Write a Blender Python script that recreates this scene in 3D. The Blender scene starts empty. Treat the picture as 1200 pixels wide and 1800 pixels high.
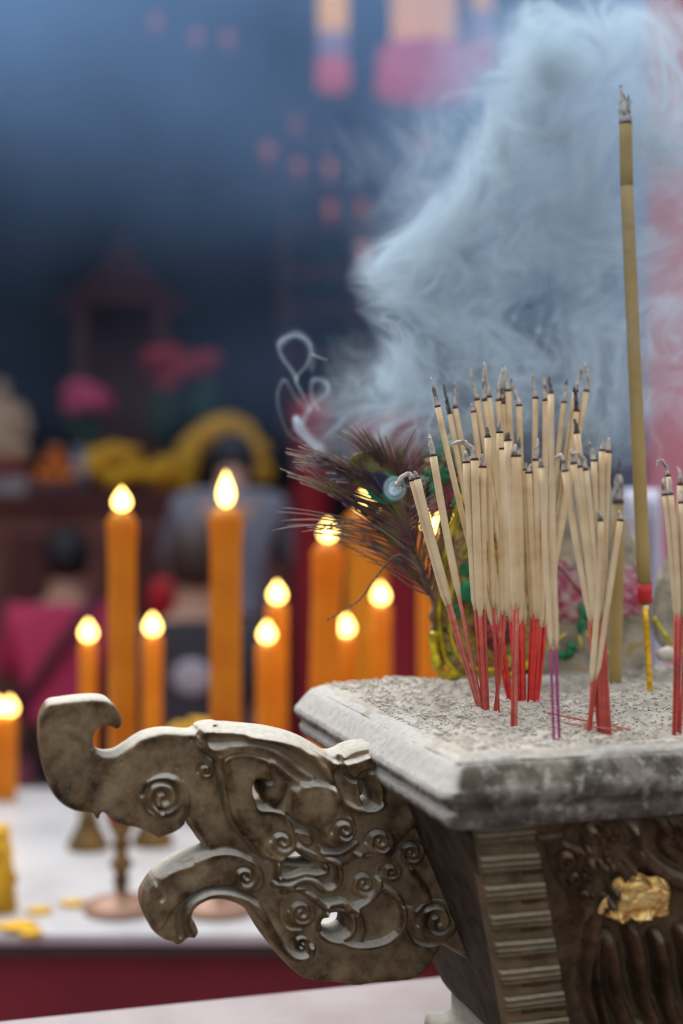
import bpy, math, random
import numpy as np
R = random.Random(7)
RNG = np.random.default_rng(5)
SC = bpy.context.scene
COL = SC.collection
PI = math.pi

# ------------------------------------------------------------------ camera mapping
F = 2600.0; CX = 600.0; YH = 840.0; CZ = 1.5
def P(x, y, d):                       # a point of the photograph at distance d
    return np.array([(x-CX)/F*d, d, CZ-(y-YH)/F*d])
def ray(x, y): return np.array([(x-CX)/F, 1.0, -(y-YH)/F])
def hit(x, y, o, n):                  # where the sight line meets a plane
    r = ray(x, y); t = np.dot(o-np.array([0, 0, CZ]), n)/np.dot(r, n)
    return np.array([0, 0, CZ])+r*t
def onz(x, y, z):                     # meets a horizontal plane
    d = (CZ-z)*F/(y-YH); return P(x, y, d)

# ------------------------------------------------------------------ numpy noise
_T = RNG.random((32, 32, 32)).astype('f4')
def vnoise(p):
    p = np.asarray(p, 'f4'); f = np.floor(p); w = p-f; w = w*w*(3-2*w); i = f.astype('i4') & 31; j = (i+1) & 31
    x0, y0, z0 = i[..., 0], i[..., 1], i[..., 2]; x1, y1, z1 = j[..., 0], j[..., 1], j[..., 2]
    wx, wy, wz = w[..., 0], w[..., 1], w[..., 2]
    a = _T[x0, y0, z0]*(1-wx)+_T[x1, y0, z0]*wx; b = _T[x0, y1, z0]*(1-wx)+_T[x1, y1, z0]*wx
    c = _T[x0, y0, z1]*(1-wx)+_T[x1, y0, z1]*wx; d = _T[x0, y1, z1]*(1-wx)+_T[x1, y1, z1]*wx
    return (a*(1-wy)+b*wy)*(1-wz)+(c*(1-wy)+d*wy)*wz
def fbm(p, n=4):
    s = 0; a = .5; p = np.asarray(p, 'f4')
    for k in range(n): s = s+a*(vnoise(p)-.5); p = p*2.03+11.7; a *= .5
    return s

# ------------------------------------------------------------------ objects
def tag(o, label=None, cat=None, group=None, kind=None):
    if label: o['label'] = label
    if cat: o['category'] = cat
    if group: o['group'] = group
    if kind: o['kind'] = kind
    return o
def thing(name, loc, label, cat, group=None, kind=None):
    o = bpy.data.objects.new(name, None); COL.objects.link(o); o.location = loc; o.empty_display_size = .02
    return tag(o, label, cat, group, kind)
def root_loc(p):
    while p.parent: p = p.parent
    return np.array(p.location) if p.type == 'EMPTY' else np.array(p.location)
class MB:
    def __init__(s): s.v = []; s.f = []; s.n = 0
    def add(s, v, f):
        v = np.asarray(v, float).reshape(-1, 3); s.v.append(v); s.f += [tuple(int(i)+s.n for i in q) for q in f]; s.n += len(v); return s
    def box(s, lo, hi, bev=0):
        a, b = np.array(lo, float), np.array(hi, float)
        v = [(x, y, z) for x in (a[0], b[0]) for y in (a[1], b[1]) for z in (a[2], b[2])]
        return s.add(v, [(0, 1, 3, 2), (4, 6, 7, 5), (0, 4, 5, 1), (2, 3, 7, 6), (0, 2, 6, 4), (1, 5, 7, 3)])
    def tube(s, pts, rad, seg=10, cap=True, flat=1.0):
        pts = np.asarray(pts, float); n = len(pts); rad = np.broadcast_to(np.asarray(rad, float), (n,))
        t = np.gradient(pts, axis=0); t /= np.linalg.norm(t, axis=1)[:, None]+1e-12
        up = np.array([0, 1., 0]) if abs(t[0][1]) < .9 else np.array([1., 0, 0])
        a = np.cross(t[0], up); a /= np.linalg.norm(a)+1e-12; V = []
        for i in range(n):
            a = a-t[i]*np.dot(a, t[i]); a /= np.linalg.norm(a)+1e-12; b = np.cross(t[i], a)
            for k in range(seg):
                th = 2*PI*k/seg; V.append(pts[i]+rad[i]*(math.cos(th)*a+flat*math.sin(th)*b))
        Fc = [(i*seg+k, i*seg+(k+1) % seg, (i+1)*seg+(k+1) % seg, (i+1)*seg+k) for i in range(n-1) for k in range(seg)]
        if cap: Fc += [tuple(range(seg))[::-1], tuple((n-1)*seg+k for k in range(seg))]
        return s.add(V, Fc)
    def lathe(s, prof, c, seg=24, sx=1, sy=1):
        c = np.asarray(c, float); V = []
        for r, z in prof:
            for k in range(seg): th = 2*PI*k/seg; V.append(c+np.array([sx*r*math.cos(th), sy*r*math.sin(th), z]))
        n = len(prof)
        Fc = [(i*seg+k, i*seg+(k+1) % seg, (i+1)*seg+(k+1) % seg, (i+1)*seg+k) for i in range(n-1) for k in range(seg)]
        Fc += [tuple(range(seg))[::-1], tuple((n-1)*seg+k for k in range(seg))]
        return s.add(V, Fc)
    def ball(s, c, r, seg=14, noise=0, fr=3):
        c = np.asarray(c, float); r = np.broadcast_to(np.asarray(r, float), (3,)); m = seg//2+1; V = []
        for i in range(1, m):
            ph = PI*i/m
            for k in range(seg): th = 2*PI*k/seg; V.append((math.sin(ph)*math.cos(th), math.sin(ph)*math.sin(th), math.cos(ph)))
        V += [(0, 0, 1), (0, 0, -1)]; V = np.array(V)
        if noise: V = V*(1+noise*2*fbm(V*fr+c*7, 3))[:, None]
        q = m-1
        Fc = [(i*seg+k, (i+1)*seg+k, (i+1)*seg+(k+1) % seg, i*seg+(k+1) % seg) for i in range(q-1) for k in range(seg)]
        Fc += [(q*seg, k, (k+1) % seg) for k in range(seg)]+[(q*seg+1, (q-1)*seg+(k+1) % seg, (q-1)*seg+k) for k in range(seg)]
        return s.add(V*r+c, Fc)
    def grid(s, G, flip=False):
        G = np.asarray(G, float); a, b = G.shape[:2]
        I = np.arange(a*b).reshape(a, b)
        q = np.stack([I[:-1, :-1], I[1:, :-1], I[1:, 1:], I[:-1, 1:]], -1).reshape(-1, 4)
        if flip: q = q[:, ::-1]
        return s.add(G.reshape(-1, 3), q)
    def build(s, name, mat, parent=None, smooth=True, label=None):
        v = np.concatenate(s.v); off = root_loc(parent) if parent else 0
        me = bpy.data.meshes.new(name); me.from_pydata((v-off).tolist(), [], s.f); me.materials.append(mat)
        if smooth: me.polygons.foreach_set('use_smooth', [True]*len(me.polygons))
        me.update(); o = bpy.data.objects.new(name, me); COL.objects.link(o)
        if parent: o.parent = parent
        if label: o['label'] = label
        return o
def bevel(o, w, seg=2):
    m = o.modifiers.new('bevel', 'BEVEL'); m.width = w; m.segments = seg; m.limit_method = 'ANGLE'; m.angle_limit = .6; return o
def subdiv(o, n=1):
    m = o.modifiers.new('sub', 'SUBSURF'); m.levels = n; m.render_levels = n; return o

# ------------------------------------------------------------------ materials
def mat(name, col, rough=.6, metal=0, spec=.5, noise=None, bump=None, trans=None, emit=None, sss=0):
    m = bpy.data.materials.new(name); m.use_nodes = True; nt = m.node_tree; b = nt.nodes['Principled BSDF']
    b.inputs['Base Color'].default_value = (*col, 1); b.inputs['Roughness'].default_value = rough
    b.inputs['Metallic'].default_value = metal; b.inputs['Specular IOR Level'].default_value = spec
    tc = nt.nodes.new('ShaderNodeTexCoord')
    if noise:                                     # list of (colour, position), scale
        cols, sc, det = noise
        n = nt.nodes.new('ShaderNodeTexNoise'); n.inputs['Scale'].default_value = sc; n.inputs['Detail'].default_value = det
        nt.links.new(tc.outputs['Object'], n.inputs['Vector'])
        r = nt.nodes.new('ShaderNodeValToRGB'); e = r.color_ramp.elements
        while len(e) < len(cols): e.new(.5)
        for k, (c, p) in enumerate(cols): e[k].position = p; e[k].color = (*c, 1)
        nt.links.new(n.outputs['Fac'], r.inputs['Fac']); nt.links.new(r.outputs['Color'], b.inputs['Base Color'])
    if bump:
        sc, st, di = bump
        n = nt.nodes.new('ShaderNodeTexNoise'); n.inputs['Scale'].default_value = sc; n.inputs['Detail'].default_value = 5
        nt.links.new(tc.outputs['Object'], n.inputs['Vector'])
        bp = nt.nodes.new('ShaderNodeBump'); bp.inputs['Strength'].default_value = st; bp.inputs['Distance'].default_value = di
        nt.links.new(n.outputs['Fac'], bp.inputs['Height']); nt.links.new(bp.outputs['Normal'], b.inputs['Normal'])
    if emit: b.inputs['Emission Color'].default_value = (*emit[0], 1); b.inputs['Emission Strength'].default_value = emit[1]
    if sss:
        b.inputs['Subsurface Weight'].default_value = sss; b.inputs['Subsurface Radius'].default_value = (1, .4, .1); b.inputs['Subsurface Scale'].default_value = .02
    if trans:
        t = nt.nodes.new('ShaderNodeBsdfTranslucent'); t.inputs[0].default_value = (*trans[0], 1)
        mx = nt.nodes.new('ShaderNodeMixShader'); mx.inputs[0].default_value = trans[1]
        o = nt.nodes['Material Output']; nt.links.new(b.outputs[0], mx.inputs[1]); nt.links.new(t.outputs[0], mx.inputs[2]); nt.links.new(mx.outputs[0], o.inputs['Surface'])
    return m

def stone_mat(name, darks, light, dust, dust_lo=.25, dust_hi=.75, scale=30, wear=None, rough=.75, bumps=((220, .25, .002),), left_pale=None):
    """old cast surface: patina mottling, ash settled on what faces up and in wide hollows (attribute cav)"""
    m = bpy.data.materials.new(name); m.use_nodes = True; nt = m.node_tree; N = nt.nodes; L = nt.links; b = N['Principled BSDF']
    tc = N.new('ShaderNodeTexCoord')
    def nz(sc, det=6, rg=.6):
        n = N.new('ShaderNodeTexNoise'); n.inputs['Scale'].default_value = sc; n.inputs['Detail'].default_value = det; n.inputs['Roughness'].default_value = rg
        L.new(tc.outputs['Object'], n.inputs['Vector']); return n
    def ramp(src, els):
        r = N.new('ShaderNodeValToRGB'); e = r.color_ramp.elements
        while len(e) < len(els): e.new(.5)
        for k, (c, p) in enumerate(els): e[k].position = p; e[k].color = (*c, 1) if len(c) == 3 else c
        L.new(src, r.inputs['Fac']); return r
    def mix(fac, a, c):
        x = N.new('ShaderNodeMix'); x.data_type = 'RGBA'
        L.new(fac, x.inputs[0]); 
        for s, q in ((6, a), (7, c)):
            if isinstance(q, tuple): x.inputs[s].default_value = (*q, 1)
            else: L.new(q, x.inputs[s])
        return x.outputs[2]
    def math_(op, a, c, clamp=False):
        x = N.new('ShaderNodeMath'); x.operation = op; x.use_clamp = clamp
        for s, q in ((0, a), (1, c)):
            if isinstance(q, (int, float)): x.inputs[s].default_value = q
            else: L.new(q, x.inputs[s])
        return x.outputs[0]
    base = ramp(nz(scale).outputs['Fac'], darks).outputs['Color']
    # wide hollows hold grey dust, ridges show the dark metal, narrow grooves stay dark
    at = N.new('ShaderNodeAttribute'); at.attribute_name = 'cav'
    n2 = nz(scale*2.3)
    cv = math_('ADD', at.outputs['Fac'], math_('MULTIPLY', math_('SUBTRACT', n2.outputs['Fac'], .5), 1.1), True)
    c1 = mix(cv, base, light)
    if wear:
        w = ramp(nz(scale*1.7, 8, .7).outputs['Fac'], [((0, 0, 0), .53), ((1, 1, 1), .66)])
        c1 = mix(w.outputs['Color'], c1, wear)
    # fine pale specks
    vo = N.new('ShaderNodeTexVoronoi'); vo.inputs['Scale'].default_value = 260; L.new(tc.outputs['Object'], vo.inputs['Vector'])
    sp = ramp(vo.outputs['Distance'], [((1, 1, 1), .06), ((0, 0, 0), .16)])
    spm = math_('MULTIPLY', math_('MULTIPLY', sp.outputs['Color'], .55), n2.outputs['Fac'])
    c1 = mix(spm, c1, tuple(min(1, x*1.5) for x in light))
    ge = N.new('ShaderNodeNewGeometry'); sx = N.new('ShaderNodeSeparateXYZ'); L.new(ge.outputs['Normal'], sx.inputs[0])
    zz = sx.outputs['Z']
    if left_pale: zz = math_('ADD', zz, math_('MULTIPLY', sx.outputs['X'], -left_pale))  # left-facing slopes also take the pale colour
    d = math_('ADD', zz, math_('MULTIPLY', math_('SUBTRACT', nz(90, 8, .7).outputs['Fac'], .5), .45))
    mr = N.new('ShaderNodeMapRange'); mr.interpolation_type = 'SMOOTHSTEP'; L.new(d, mr.inputs['Value']); mr.inputs['From Min'].default_value = dust_lo; mr.inputs['From Max'].default_value = dust_hi
    dc = ramp(nz(160, 8, .75).outputs['Fac'], [(tuple(x*.72 for x in dust), .3), (dust, .55), (tuple(min(1, x*1.12) for x in dust), .8)]).outputs['Color']
    c2 = mix(mr.outputs[0], c1, dc)
    L.new(c2, b.inputs['Base Color'])
    rr = math_('MULTIPLY_ADD', mr.outputs[0], .3); rr.node.inputs[2].default_value = rough-.02; rr.node.use_clamp = True
    L.new(rr, b.inputs['Roughness']); b.inputs['Specular IOR Level'].default_value = .12
    prev = None
    for sc, st, di in bumps:
        bp = N.new('ShaderNodeBump'); bp.inputs['Strength'].default_value = st; bp.inputs['Distance'].default_value = di
        L.new(nz(sc, 6, .65).outputs['Fac'], bp.inputs['Height'])
        if prev: L.new(prev, bp.inputs['Normal'])
        prev = bp.outputs['Normal']
    L.new(prev, b.inputs['Normal'])
    return m

M = {}
M['handle'] = stone_mat('cast_handle', [((.022, .012, .006), .32), ((.066, .038, .018), .44), ((.135, .086, .043), .54), ((.22, .16, .088), .68)],
                        (.36, .28, .18), (.50, .47, .415), .46, .8, 30, wear=None, bumps=((90, .25, .004), (420, .3, .0015)))
M['rim'] = stone_mat('ash_dusted_rim', [((.04, .033, .025), .34), ((.09, .075, .058), .5), ((.22, .195, .165), .66)],
                     (.20, .18, .15), (.47, .455, .43), .44, .95, 42, wear=(.34, .32, .28), bumps=((60, .4, .004), (380, .4, .0018)), left_pale=1.0)
M['body'] = stone_mat('cast_body', [((.022, .012, .007), .3), ((.060, .032, .018), .5), ((.13, .070, .034), .68)],
                      (.20, .15, .085), (.33, .28, .2), .35, .95, 26, bumps=((80, .3, .004), (350, .3, .0015)))
M['pilaster'] = stone_mat('cast_pilaster', [((.045, .028, .013), .3), ((.10, .066, .034), .5), ((.20, .095, .04), .68)],
                      (.20, .165, .10), (.40, .35, .24), .15, .75, 30, bumps=((80, .3, .004), (350, .3, .0015)))
M['body_shaded'] = stone_mat('cast_body_shaded', [((.010, .006, .004), .3), ((.026, .016, .010), .5), ((.06, .036, .02), .68)],
                      (.10, .08, .055), (.33, .28, .2), .35, .95, 26, bumps=((80, .3, .004), (350, .3, .0015)))  # darker copy of the body colours: shade of the left wall painted in
M['plinth'] = stone_mat('stone_plinth', [((.15, .14, .11), .3), ((.24, .22, .18), .6)], (.3, .28, .24), (.42, .40, .36), .2, .8, 20)
M['ash'] = mat('incense_ash', (.5, .48, .45), .95, spec=.1, noise=([((.31, .28, .235), .28), ((.37, .34, .29), .45), ((.44, .41, .365), .6), ((.52, .495, .45), .75)], 55, 9), bump=(260, .45, .0012))
M['ash_bit'] = mat('ash_flakes', (.6, .58, .55), .95, spec=.1, noise=([((.42, .38, .33), .35), ((.60, .56, .50), .6)], 60, 2))
M['gold'] = mat('gold_leaf', (.85, .55, .16), .33, metal=.85, noise=([((.5, .26, .07), .35), ((.9, .58, .2), .5), ((1, .8, .35), .65)], 60, 6), bump=(120, .9, .006))
M['gold_foil'] = mat('gold_foil', (.9, .55, .04), .3, metal=.7, noise=([((.65, .32, .01), .35), ((.95, .62, .06), .6)], 160, 3), bump=(200, .5, .003))
M['coat'] = mat('incense_powder', (.66, .53, .38), .85, spec=.15, noise=([((.58, .41, .23), .3), ((.70, .53, .32), .5), ((.78, .62, .40), .7)], 45, 8), bump=(900, .15, .0004))
M['coat2'] = mat('incense_powder_pale', (.70, .60, .45), .85, spec=.15, noise=([((.64, .48, .29), .3), ((.80, .65, .43), .65)], 45, 8), bump=(900, .15, .0004))
M['coat_old'] = mat('weathered_powder', (.36, .28, .2), .9, spec=.1, noise=([((.25, .19, .13), .35), ((.42, .34, .25), .6)], 60, 6))
M['redwood'] = mat('red_bamboo', (.50, .045, .03), .6, noise=([((.36, .05, .035), .3), ((.52, .075, .05), .6), ((.6, .16, .11), .75)], 120, 5))
M['brightred'] = mat('bright_red_bamboo', (.72, .03, .03), .5, noise=([((.55, .02, .02), .3), ((.75, .045, .035), .6)], 90, 4))
M['pinkred'] = mat('dusty_red_bamboo', (.5, .11, .08), .65, noise=([((.42, .07, .05), .3), ((.56, .16, .12), .62)], 140, 5))
M['purple'] = mat('purple_bamboo', (.30, .02, .16), .55, noise=([((.22, .012, .12), .3), ((.36, .03, .19), .6)], 90, 4))
M['char'] = mat('charred_band', (.06, .008, .01), .8)
M['ashtip'] = mat('ash_tip', (.40, .38, .35), .95, spec=.1, noise=([((.16, .145, .13), .35), ((.46, .43, .39), .47), ((.66, .62, .57), .62)], 130, 6), bump=(500, .7, .001))
M['darkash'] = mat('dark_ash_tip', (.08, .07, .07), .9, noise=([((.03, .028, .03), .4), ((.2, .18, .17), .65)], 200, 5))
M['olive'] = mat('ochre_joss', (.36, .23, .04), .7, spec=.25, noise=([((.29, .185, .03), .3), ((.39, .26, .05), .6)], 14, 4), bump=(700, .1, .0004))
M['olive2'] = mat('tan_joss', (.40, .28, .10), .75, spec=.2, noise=([((.34, .24, .08), .3), ((.44, .32, .13), .6)], 14, 4))
M['redpaper'] = mat('red_paper', (.50, .008, .015), .5)
M['white'] = mat('white_paper', (.75, .74, .7), .7)
M['flame'] = mat('flame', (0, 0, 0), 1, emit=((1, .63, .15), 9))
M['wax'] = mat('orange_wax', (.88, .30, .008), .42, sss=0, trans=((.95, .36, .02), .35), noise=([((.80, .26, .005), .35), ((.92, .36, .015), .6)], 12, 2))
M['waxd'] = mat('amber_wax', (.74, .27, .006), .42, trans=((.85, .32, .01), .3), noise=([((.66, .22, .004), .35), ((.80, .32, .01), .6)], 12, 2))
M['wick'] = mat('wick', (.02, .015, .01), .9)
M['brass'] = mat('tarnished_brass', (.20, .115, .035), .45, metal=.55, noise=([((.10, .06, .02), .35), ((.28, .17, .06), .6)], 25, 4))
M['brassred'] = mat('rose_brass', (.35, .2, .14), .5, metal=.3)
M['marble'] = mat('white_marble', (.68, .68, .70), .35, noise=([((.42, .42, .45), .35), ((.57, .57, .58), .5), ((.62, .62, .63), .7)], 3, 5))
M['edge'] = mat('grey_stone_edge', (.06, .055, .06), .6)
M['maroon'] = mat('maroon_paint', (.2, .014, .03), .5, noise=([((.16, .013, .024), .3), ((.22, .018, .034), .7)], 5, 3))
M['tabletop'] = mat('pale_pink_stone', (.42, .36, .37), .5, noise=([((.25, .21, .22), .3), ((.33, .29, .30), .6)], 9, 6))
M['floor'] = mat('red_floor', (.25, .05, .09), .7, noise=([((.2, .04, .07), .35), ((.3, .07, .11), .6)], 2, 3))
M['hall'] = mat('dark_hall', (.012, .018, .03), .9, noise=([((.008, .012, .02), .35), ((.02, .026, .04), .6)], 2, 3))
M['redpost'] = mat('crimson_post', (.30, .012, .025), .5)
M['altar'] = mat('red_brown_altar', (.16, .055, .045), .6, noise=([((.13, .04, .035), .35), ((.2, .075, .055), .6)], 4, 3))
M['altar_top'] = mat('dark_red_altar_top', (.10, .02, .02), .5)
M['pinkshirt'] = mat('pink_shirt', (.60, .045, .13), .8)
M['greyshirt'] = mat('grey_shirt', (.20, .20, .24), .85)
M['darkshirt'] = mat('charcoal_shirt', (.045, .042, .05), .85)
M['printw'] = mat('white_print', (.5, .5, .55), .8)
M['skin'] = mat('skin', (.50, .28, .19), .6, sss=0)
M['hair'] = mat('black_hair', (.012, .011, .013), .6)
M['hairb'] = mat('brown_hair', (.05, .03, .02), .6)
M['jeans'] = mat('navy_jeans', (.03, .04, .09), .85)
M['strap'] = mat('dark_strap', (.09, .02, .04), .8)
M['yellow'] = mat('yellow_petals', (.75, .42, .01), .7, noise=([((.55, .28, .006), .35), ((.85, .5, .02), .6)], 12, 3))
M['pinkp'] = mat('pink_petals', (.55, .05, .14), .7, noise=([((.4, .03, .1), .35), ((.62, .09, .2), .6)], 12, 3))
M['rosep'] = mat('rose_petals', (.42, .04, .06), .7)
M['green'] = mat('dark_leaves', (.015, .06, .03), .7)
M['orange'] = mat('orange_fruit', (.62, .16, .01), .5)
M['porcelain'] = mat('blue_porcelain', (.30, .32, .42), .35)
M['cream'] = mat('cream_carving', (.40, .27, .15), .6)
M['redstat'] = mat('red_statue_base', (.22, .03, .03), .6)
M['greystone'] = mat('grey_base', (.3, .28, .28), .7)
M['shrine'] = mat('dim_red_shrine', (.085, .02, .016), .6)
M['lampred'] = mat('red_silk', (.70, .05, .08), .6, emit=((1, .30, .36), .28), trans=((.9, .1, .12), .4))
M['lampyel'] = mat('yellow_silk', (.85, .5, .08), .6, emit=((1, .62, .2), .6), trans=((.95, .6, .1), .4))
M['lampgrey'] = mat('mauve_silk', (.35, .3, .38), .6, emit=((.7, .5, .7), .25), trans=((.5, .4, .5), .4))
M['bulb'] = mat('small_red_lamp', (.5, .1, .05), .5, emit=((1, .25, .12), .22))
M['pinkwall'] = mat('crimson_column', (.5, .15, .2), .6, noise=([((.42, .10, .15), .35), ((.52, .19, .24), .6)], 2, 3))
M['creamwall'] = mat('cream_wall', (.80, .70, .55), .8)
M['bluewall'] = mat('grey_blue_wall', (.16, .2, .30), .8)
M['whitecloth'] = mat('white_cloth', (.62, .62, .74), .7)
M['barb'] = mat('feather_barbs', (.09, .06, .045), .35, metal=.3, noise=([((.07, .04, .055), .35), ((.17, .10, .075), .52), ((.16, .14, .05), .66)], 40, 2))
M['eye_o'] = mat('feather_bronze', (.12, .10, .025), .4, metal=.4, noise=([((.08, .06, .02), .35), ((.17, .15, .045), .6)], 90, 2))
M['eye_g'] = mat('feather_green', (.0, .17, .10), .35, metal=.3)
M['eye_b'] = mat('feather_blue', (.012, .012, .045), .4, metal=.3)
M['orangeband'] = mat('feather_gold_glint', (.8, .38, .05), .25, metal=.8)

def foil_mat(name, cols, sc, metal, rough):
    m = mat(name, (.5, .4, .1), rough, metal=metal, noise=(cols, sc, 5), bump=(90, .8, .004)); return m
M['foilA'] = foil_mat('patterned_foil', [((.02, .13, .05), .30), ((.10, .22, .05), .36), ((.62, .50, .05), .43), ((.50, .42, .22), .48), ((.34, .10, .07), .54), ((.62, .48, .04), .60), ((.03, .18, .08), .68)], 62, .35, .35)
M['foil_edge'] = foil_mat('yellow_foil_edge', [((.40, .30, .01), .35), ((.88, .75, .03), .55), ((.8, .62, .02), .7)], 60, .45, .28)
M['foil_brown'] = foil_mat('brown_card', [((.10, .055, .02), .35), ((.24, .14, .05), .6)], 30, 0, .7)
M['leafgreen'] = mat('green_foil', (.01, .19, .07), .35, metal=.4, noise=([((.01, .12, .05), .35), ((.03, .32, .14), .65)], 60, 3))
M['petalred'] = mat('crimson_paper', (.22, .03, .05), .6, noise=([((.12, .02, .03), .35), ((.32, .05, .07), .6)], 60, 3))
M['creampaper'] = mat('cream_paper', (.42, .37, .29), .7, noise=([((.26, .23, .18), .32), ((.42, .37, .29), .5), ((.50, .44, .34), .6), ((.46, .32, .10), .72)], 40, 6), bump=(70, .7, .004))
M['peony'] = mat('pink_peony_print', (.5, .12, .2), .6, noise=([((.38, .05, .13), .38), ((.52, .19, .26), .5), ((.50, .38, .34), .62)], 70, 5))
M['stonegrey'] = mat('grey_plaster', (.30, .26, .23), .8)

# ------------------------------------------------------------------ burner frame
TT = .295; cc = 1/math.sqrt(1+TT*TT)
U = np.array([cc, cc*TT, 0]); V = np.array([-cc*TT, cc, 0]); ZZ = np.array([0, 0, 1.])
D0 = 1.12; C0 = np.array([.07*D0, D0, 0])
def B(u, v, z): return C0+U*u+V*v+ZZ*z
W_, L_ = .78, .463
Z_TOP = CZ-.216; Z_EDGE = CZ-.241; Z_LOW = CZ-.269; Z_ASH = CZ-.214

def rect_sweep(prof, rad=.02, ne=60, amp=.0, fr=40):
    """closed rounded-rectangle rings, one per (inset, z)"""
    G = []
    for ins, z in prof:
        w, l = W_-2*ins, L_-2*ins; r = max(.002, rad-ins*.3); ring = []
        for (cu, cv, a0) in ((ins+r, ins+r, PI), (W_-ins-r, ins+r, 1.5*PI), (W_-ins-r, L_-ins-r, 0), (ins+r, L_-ins-r, .5*PI)):
            for k in range(7):
                a = a0+k/6*PI/2; ring.append((cu+r*math.cos(a), cv+r*math.sin(a)))
        full = []
        for k in range(len(ring)):
            p, q = np.array(ring[k]), np.array(ring[(k+1) % len(ring)]); d = np.linalg.norm(q-p); n = ne if d > .05 else 1
            for j in range(n): full.append(p+(q-p)*j/n)
        full.append(full[0]); G.append([B(a, b, z) for a, b in full])
    G = np.array(G)
    if amp:
        nrm = G-np.array(B(W_/2, L_/2, Z_TOP-.1)); nrm[..., 2] *= 1.5; nrm /= np.linalg.norm(nrm, axis=-1)[..., None]
        n = fbm(G*fr, 5); G = G+nrm*(n*amp)[..., None]
    return G

def segdist(X, Y, poly, closed=False, pad=None):
    p = np.asarray(poly, float); D = np.full(X.shape, 1e9); 
    q = np.roll(p, -1, 0) if closed else p[1:]; p = p if closed else p[:-1]
    for (ax, ay), (bx, by) in zip(p, q):
        dx, dy = bx-ax, by-ay; t = np.clip(((X-ax)*dx+(Y-ay)*dy)/(dx*dx+dy*dy+1e-9), 0, 1)
        D = np.minimum(D, (X-ax-t*dx)**2+(Y-ay-t*dy)**2)
    return np.sqrt(D)
def inside(X, Y, poly):
    p = np.asarray(poly, float); q = np.roll(p, -1, 0); I = np.zeros(X.shape, bool)
    for (ax, ay), (bx, by) in zip(p, q):
        if ay == by: continue
        I ^= ((ay > Y) != (by > Y)) & (X < (bx-ax)*(Y-ay)/(by-ay)+ax)
    return I
def sdf(X, Y, poly): d = segdist(X, Y, poly, True); return np.where(inside(X, Y, poly), d, -d)
def smooth_curve(p, n=4, closed=False):
    p = np.asarray(p, float); N = len(p); out = []
    rng = range(N) if closed else range(N-1)
    for i in rng:
        g = (lambda k: p[k % N]) if closed else (lambda k: p[min(max(k, 0), N-1)])
        a, b, c, d = g(i-1), g(i), g(i+1), g(i+2)
        for j in range(n):
            t = j/n; out.append(.5*((2*b)+(c-a)*t+(2*a-5*b+4*c-d)*t*t+(3*b-a-3*c+d)*t**3))
    if not closed: out.append(p[-1])
    return np.array(out)
def ss(x, a=0, b=1): t = np.clip((x-a)/(b-a), 0, 1); return t*t*(3-2*t)
def blur(h, n):
    for _ in range(n):
        q = np.pad(h, 1, mode='edge'); h = (q[:-2, 1:-1]+q[2:, 1:-1]+q[1:-1, :-2]+q[1:-1, 2:]+2*q[1:-1, 1:-1])/6
    return h
class Sculpt:
    """relief worked on a grid laid over a face of the burner (photo pixels, heights in millimetres)"""
    def __init__(s, x0, y0, x1, y1, st):
        s.st = st; s.xs = np.arange(x0, x1+st, st); s.ys = np.arange(y0, y1+st, st); s.X, s.Y = np.meshgrid(s.xs, s.ys); s.h = np.zeros(s.X.shape)
    def win(s, poly, pad):
        p = np.asarray(poly, float); a, b = p.min(0)-pad, p.max(0)+pad
        i0, i1 = np.searchsorted(s.xs, [a[0], b[0]]); j0, j1 = np.searchsorted(s.ys, [a[1], b[1]]); return slice(j0, j1), slice(i0, i1)
    def ridge(s, poly, w, H, n=4, taper=None):
        c = smooth_curve(poly, n) if n > 1 else poly; k = s.win(c, w*3)
        d = segdist(s.X[k], s.Y[k], c); s.h[k] += H*np.exp(-(d/w)**2)
    def roll(s, poly, w, H, n=4):                 # half-round bead
        c = smooth_curve(poly, n); k = s.win(c, w*2); d = segdist(s.X[k], s.Y[k], c)
        s.h[k] = np.maximum(s.h[k], s.h[k]*.4+H*np.sqrt(np.clip(1-(d/w)**2, 0, 1)))
    def lip(s, poly, H, fall=18, edge=4, floor=.45):
        c = smooth_curve(poly, 4, True); k = s.win(c, 12); sd = sdf(s.X[k], s.Y[k], c)
        s.h[k] += H*ss(sd, -1, edge)*(floor+(1-floor)*np.exp(-np.clip(sd, 0, 999)/fall))
    def dome(s, c, r, H, p=.5):
        k = s.win([(c[0]-r, c[1]-r), (c[0]+r, c[1]+r)], 3); d = np.hypot(s.X[k]-c[0], s.Y[k]-c[1])/r
        s.h[k] += H*np.clip(1-d*d, 0, 1)**p
    def spiral(s, c, r, turns, a0, sgn=1, H=3.2, gw=3.0, dome=2.5):
        s.dome(c, r*1.12, dome, .4)
        n = 46; t = np.linspace(0, 1, n); rr = r*(1-t*.93); a = a0+sgn*turns*2*PI*t
        pl = np.stack([c[0]+rr*np.cos(a), c[1]+rr*np.sin(a)], 1); s.ridge(pl, gw, -H, 1)
        pl2 = np.stack([c[0]+rr*.80*np.cos(a), c[1]+rr*.80*np.sin(a)], 1); s.ridge(pl2, gw*1.2, H*.35, 1)

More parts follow.
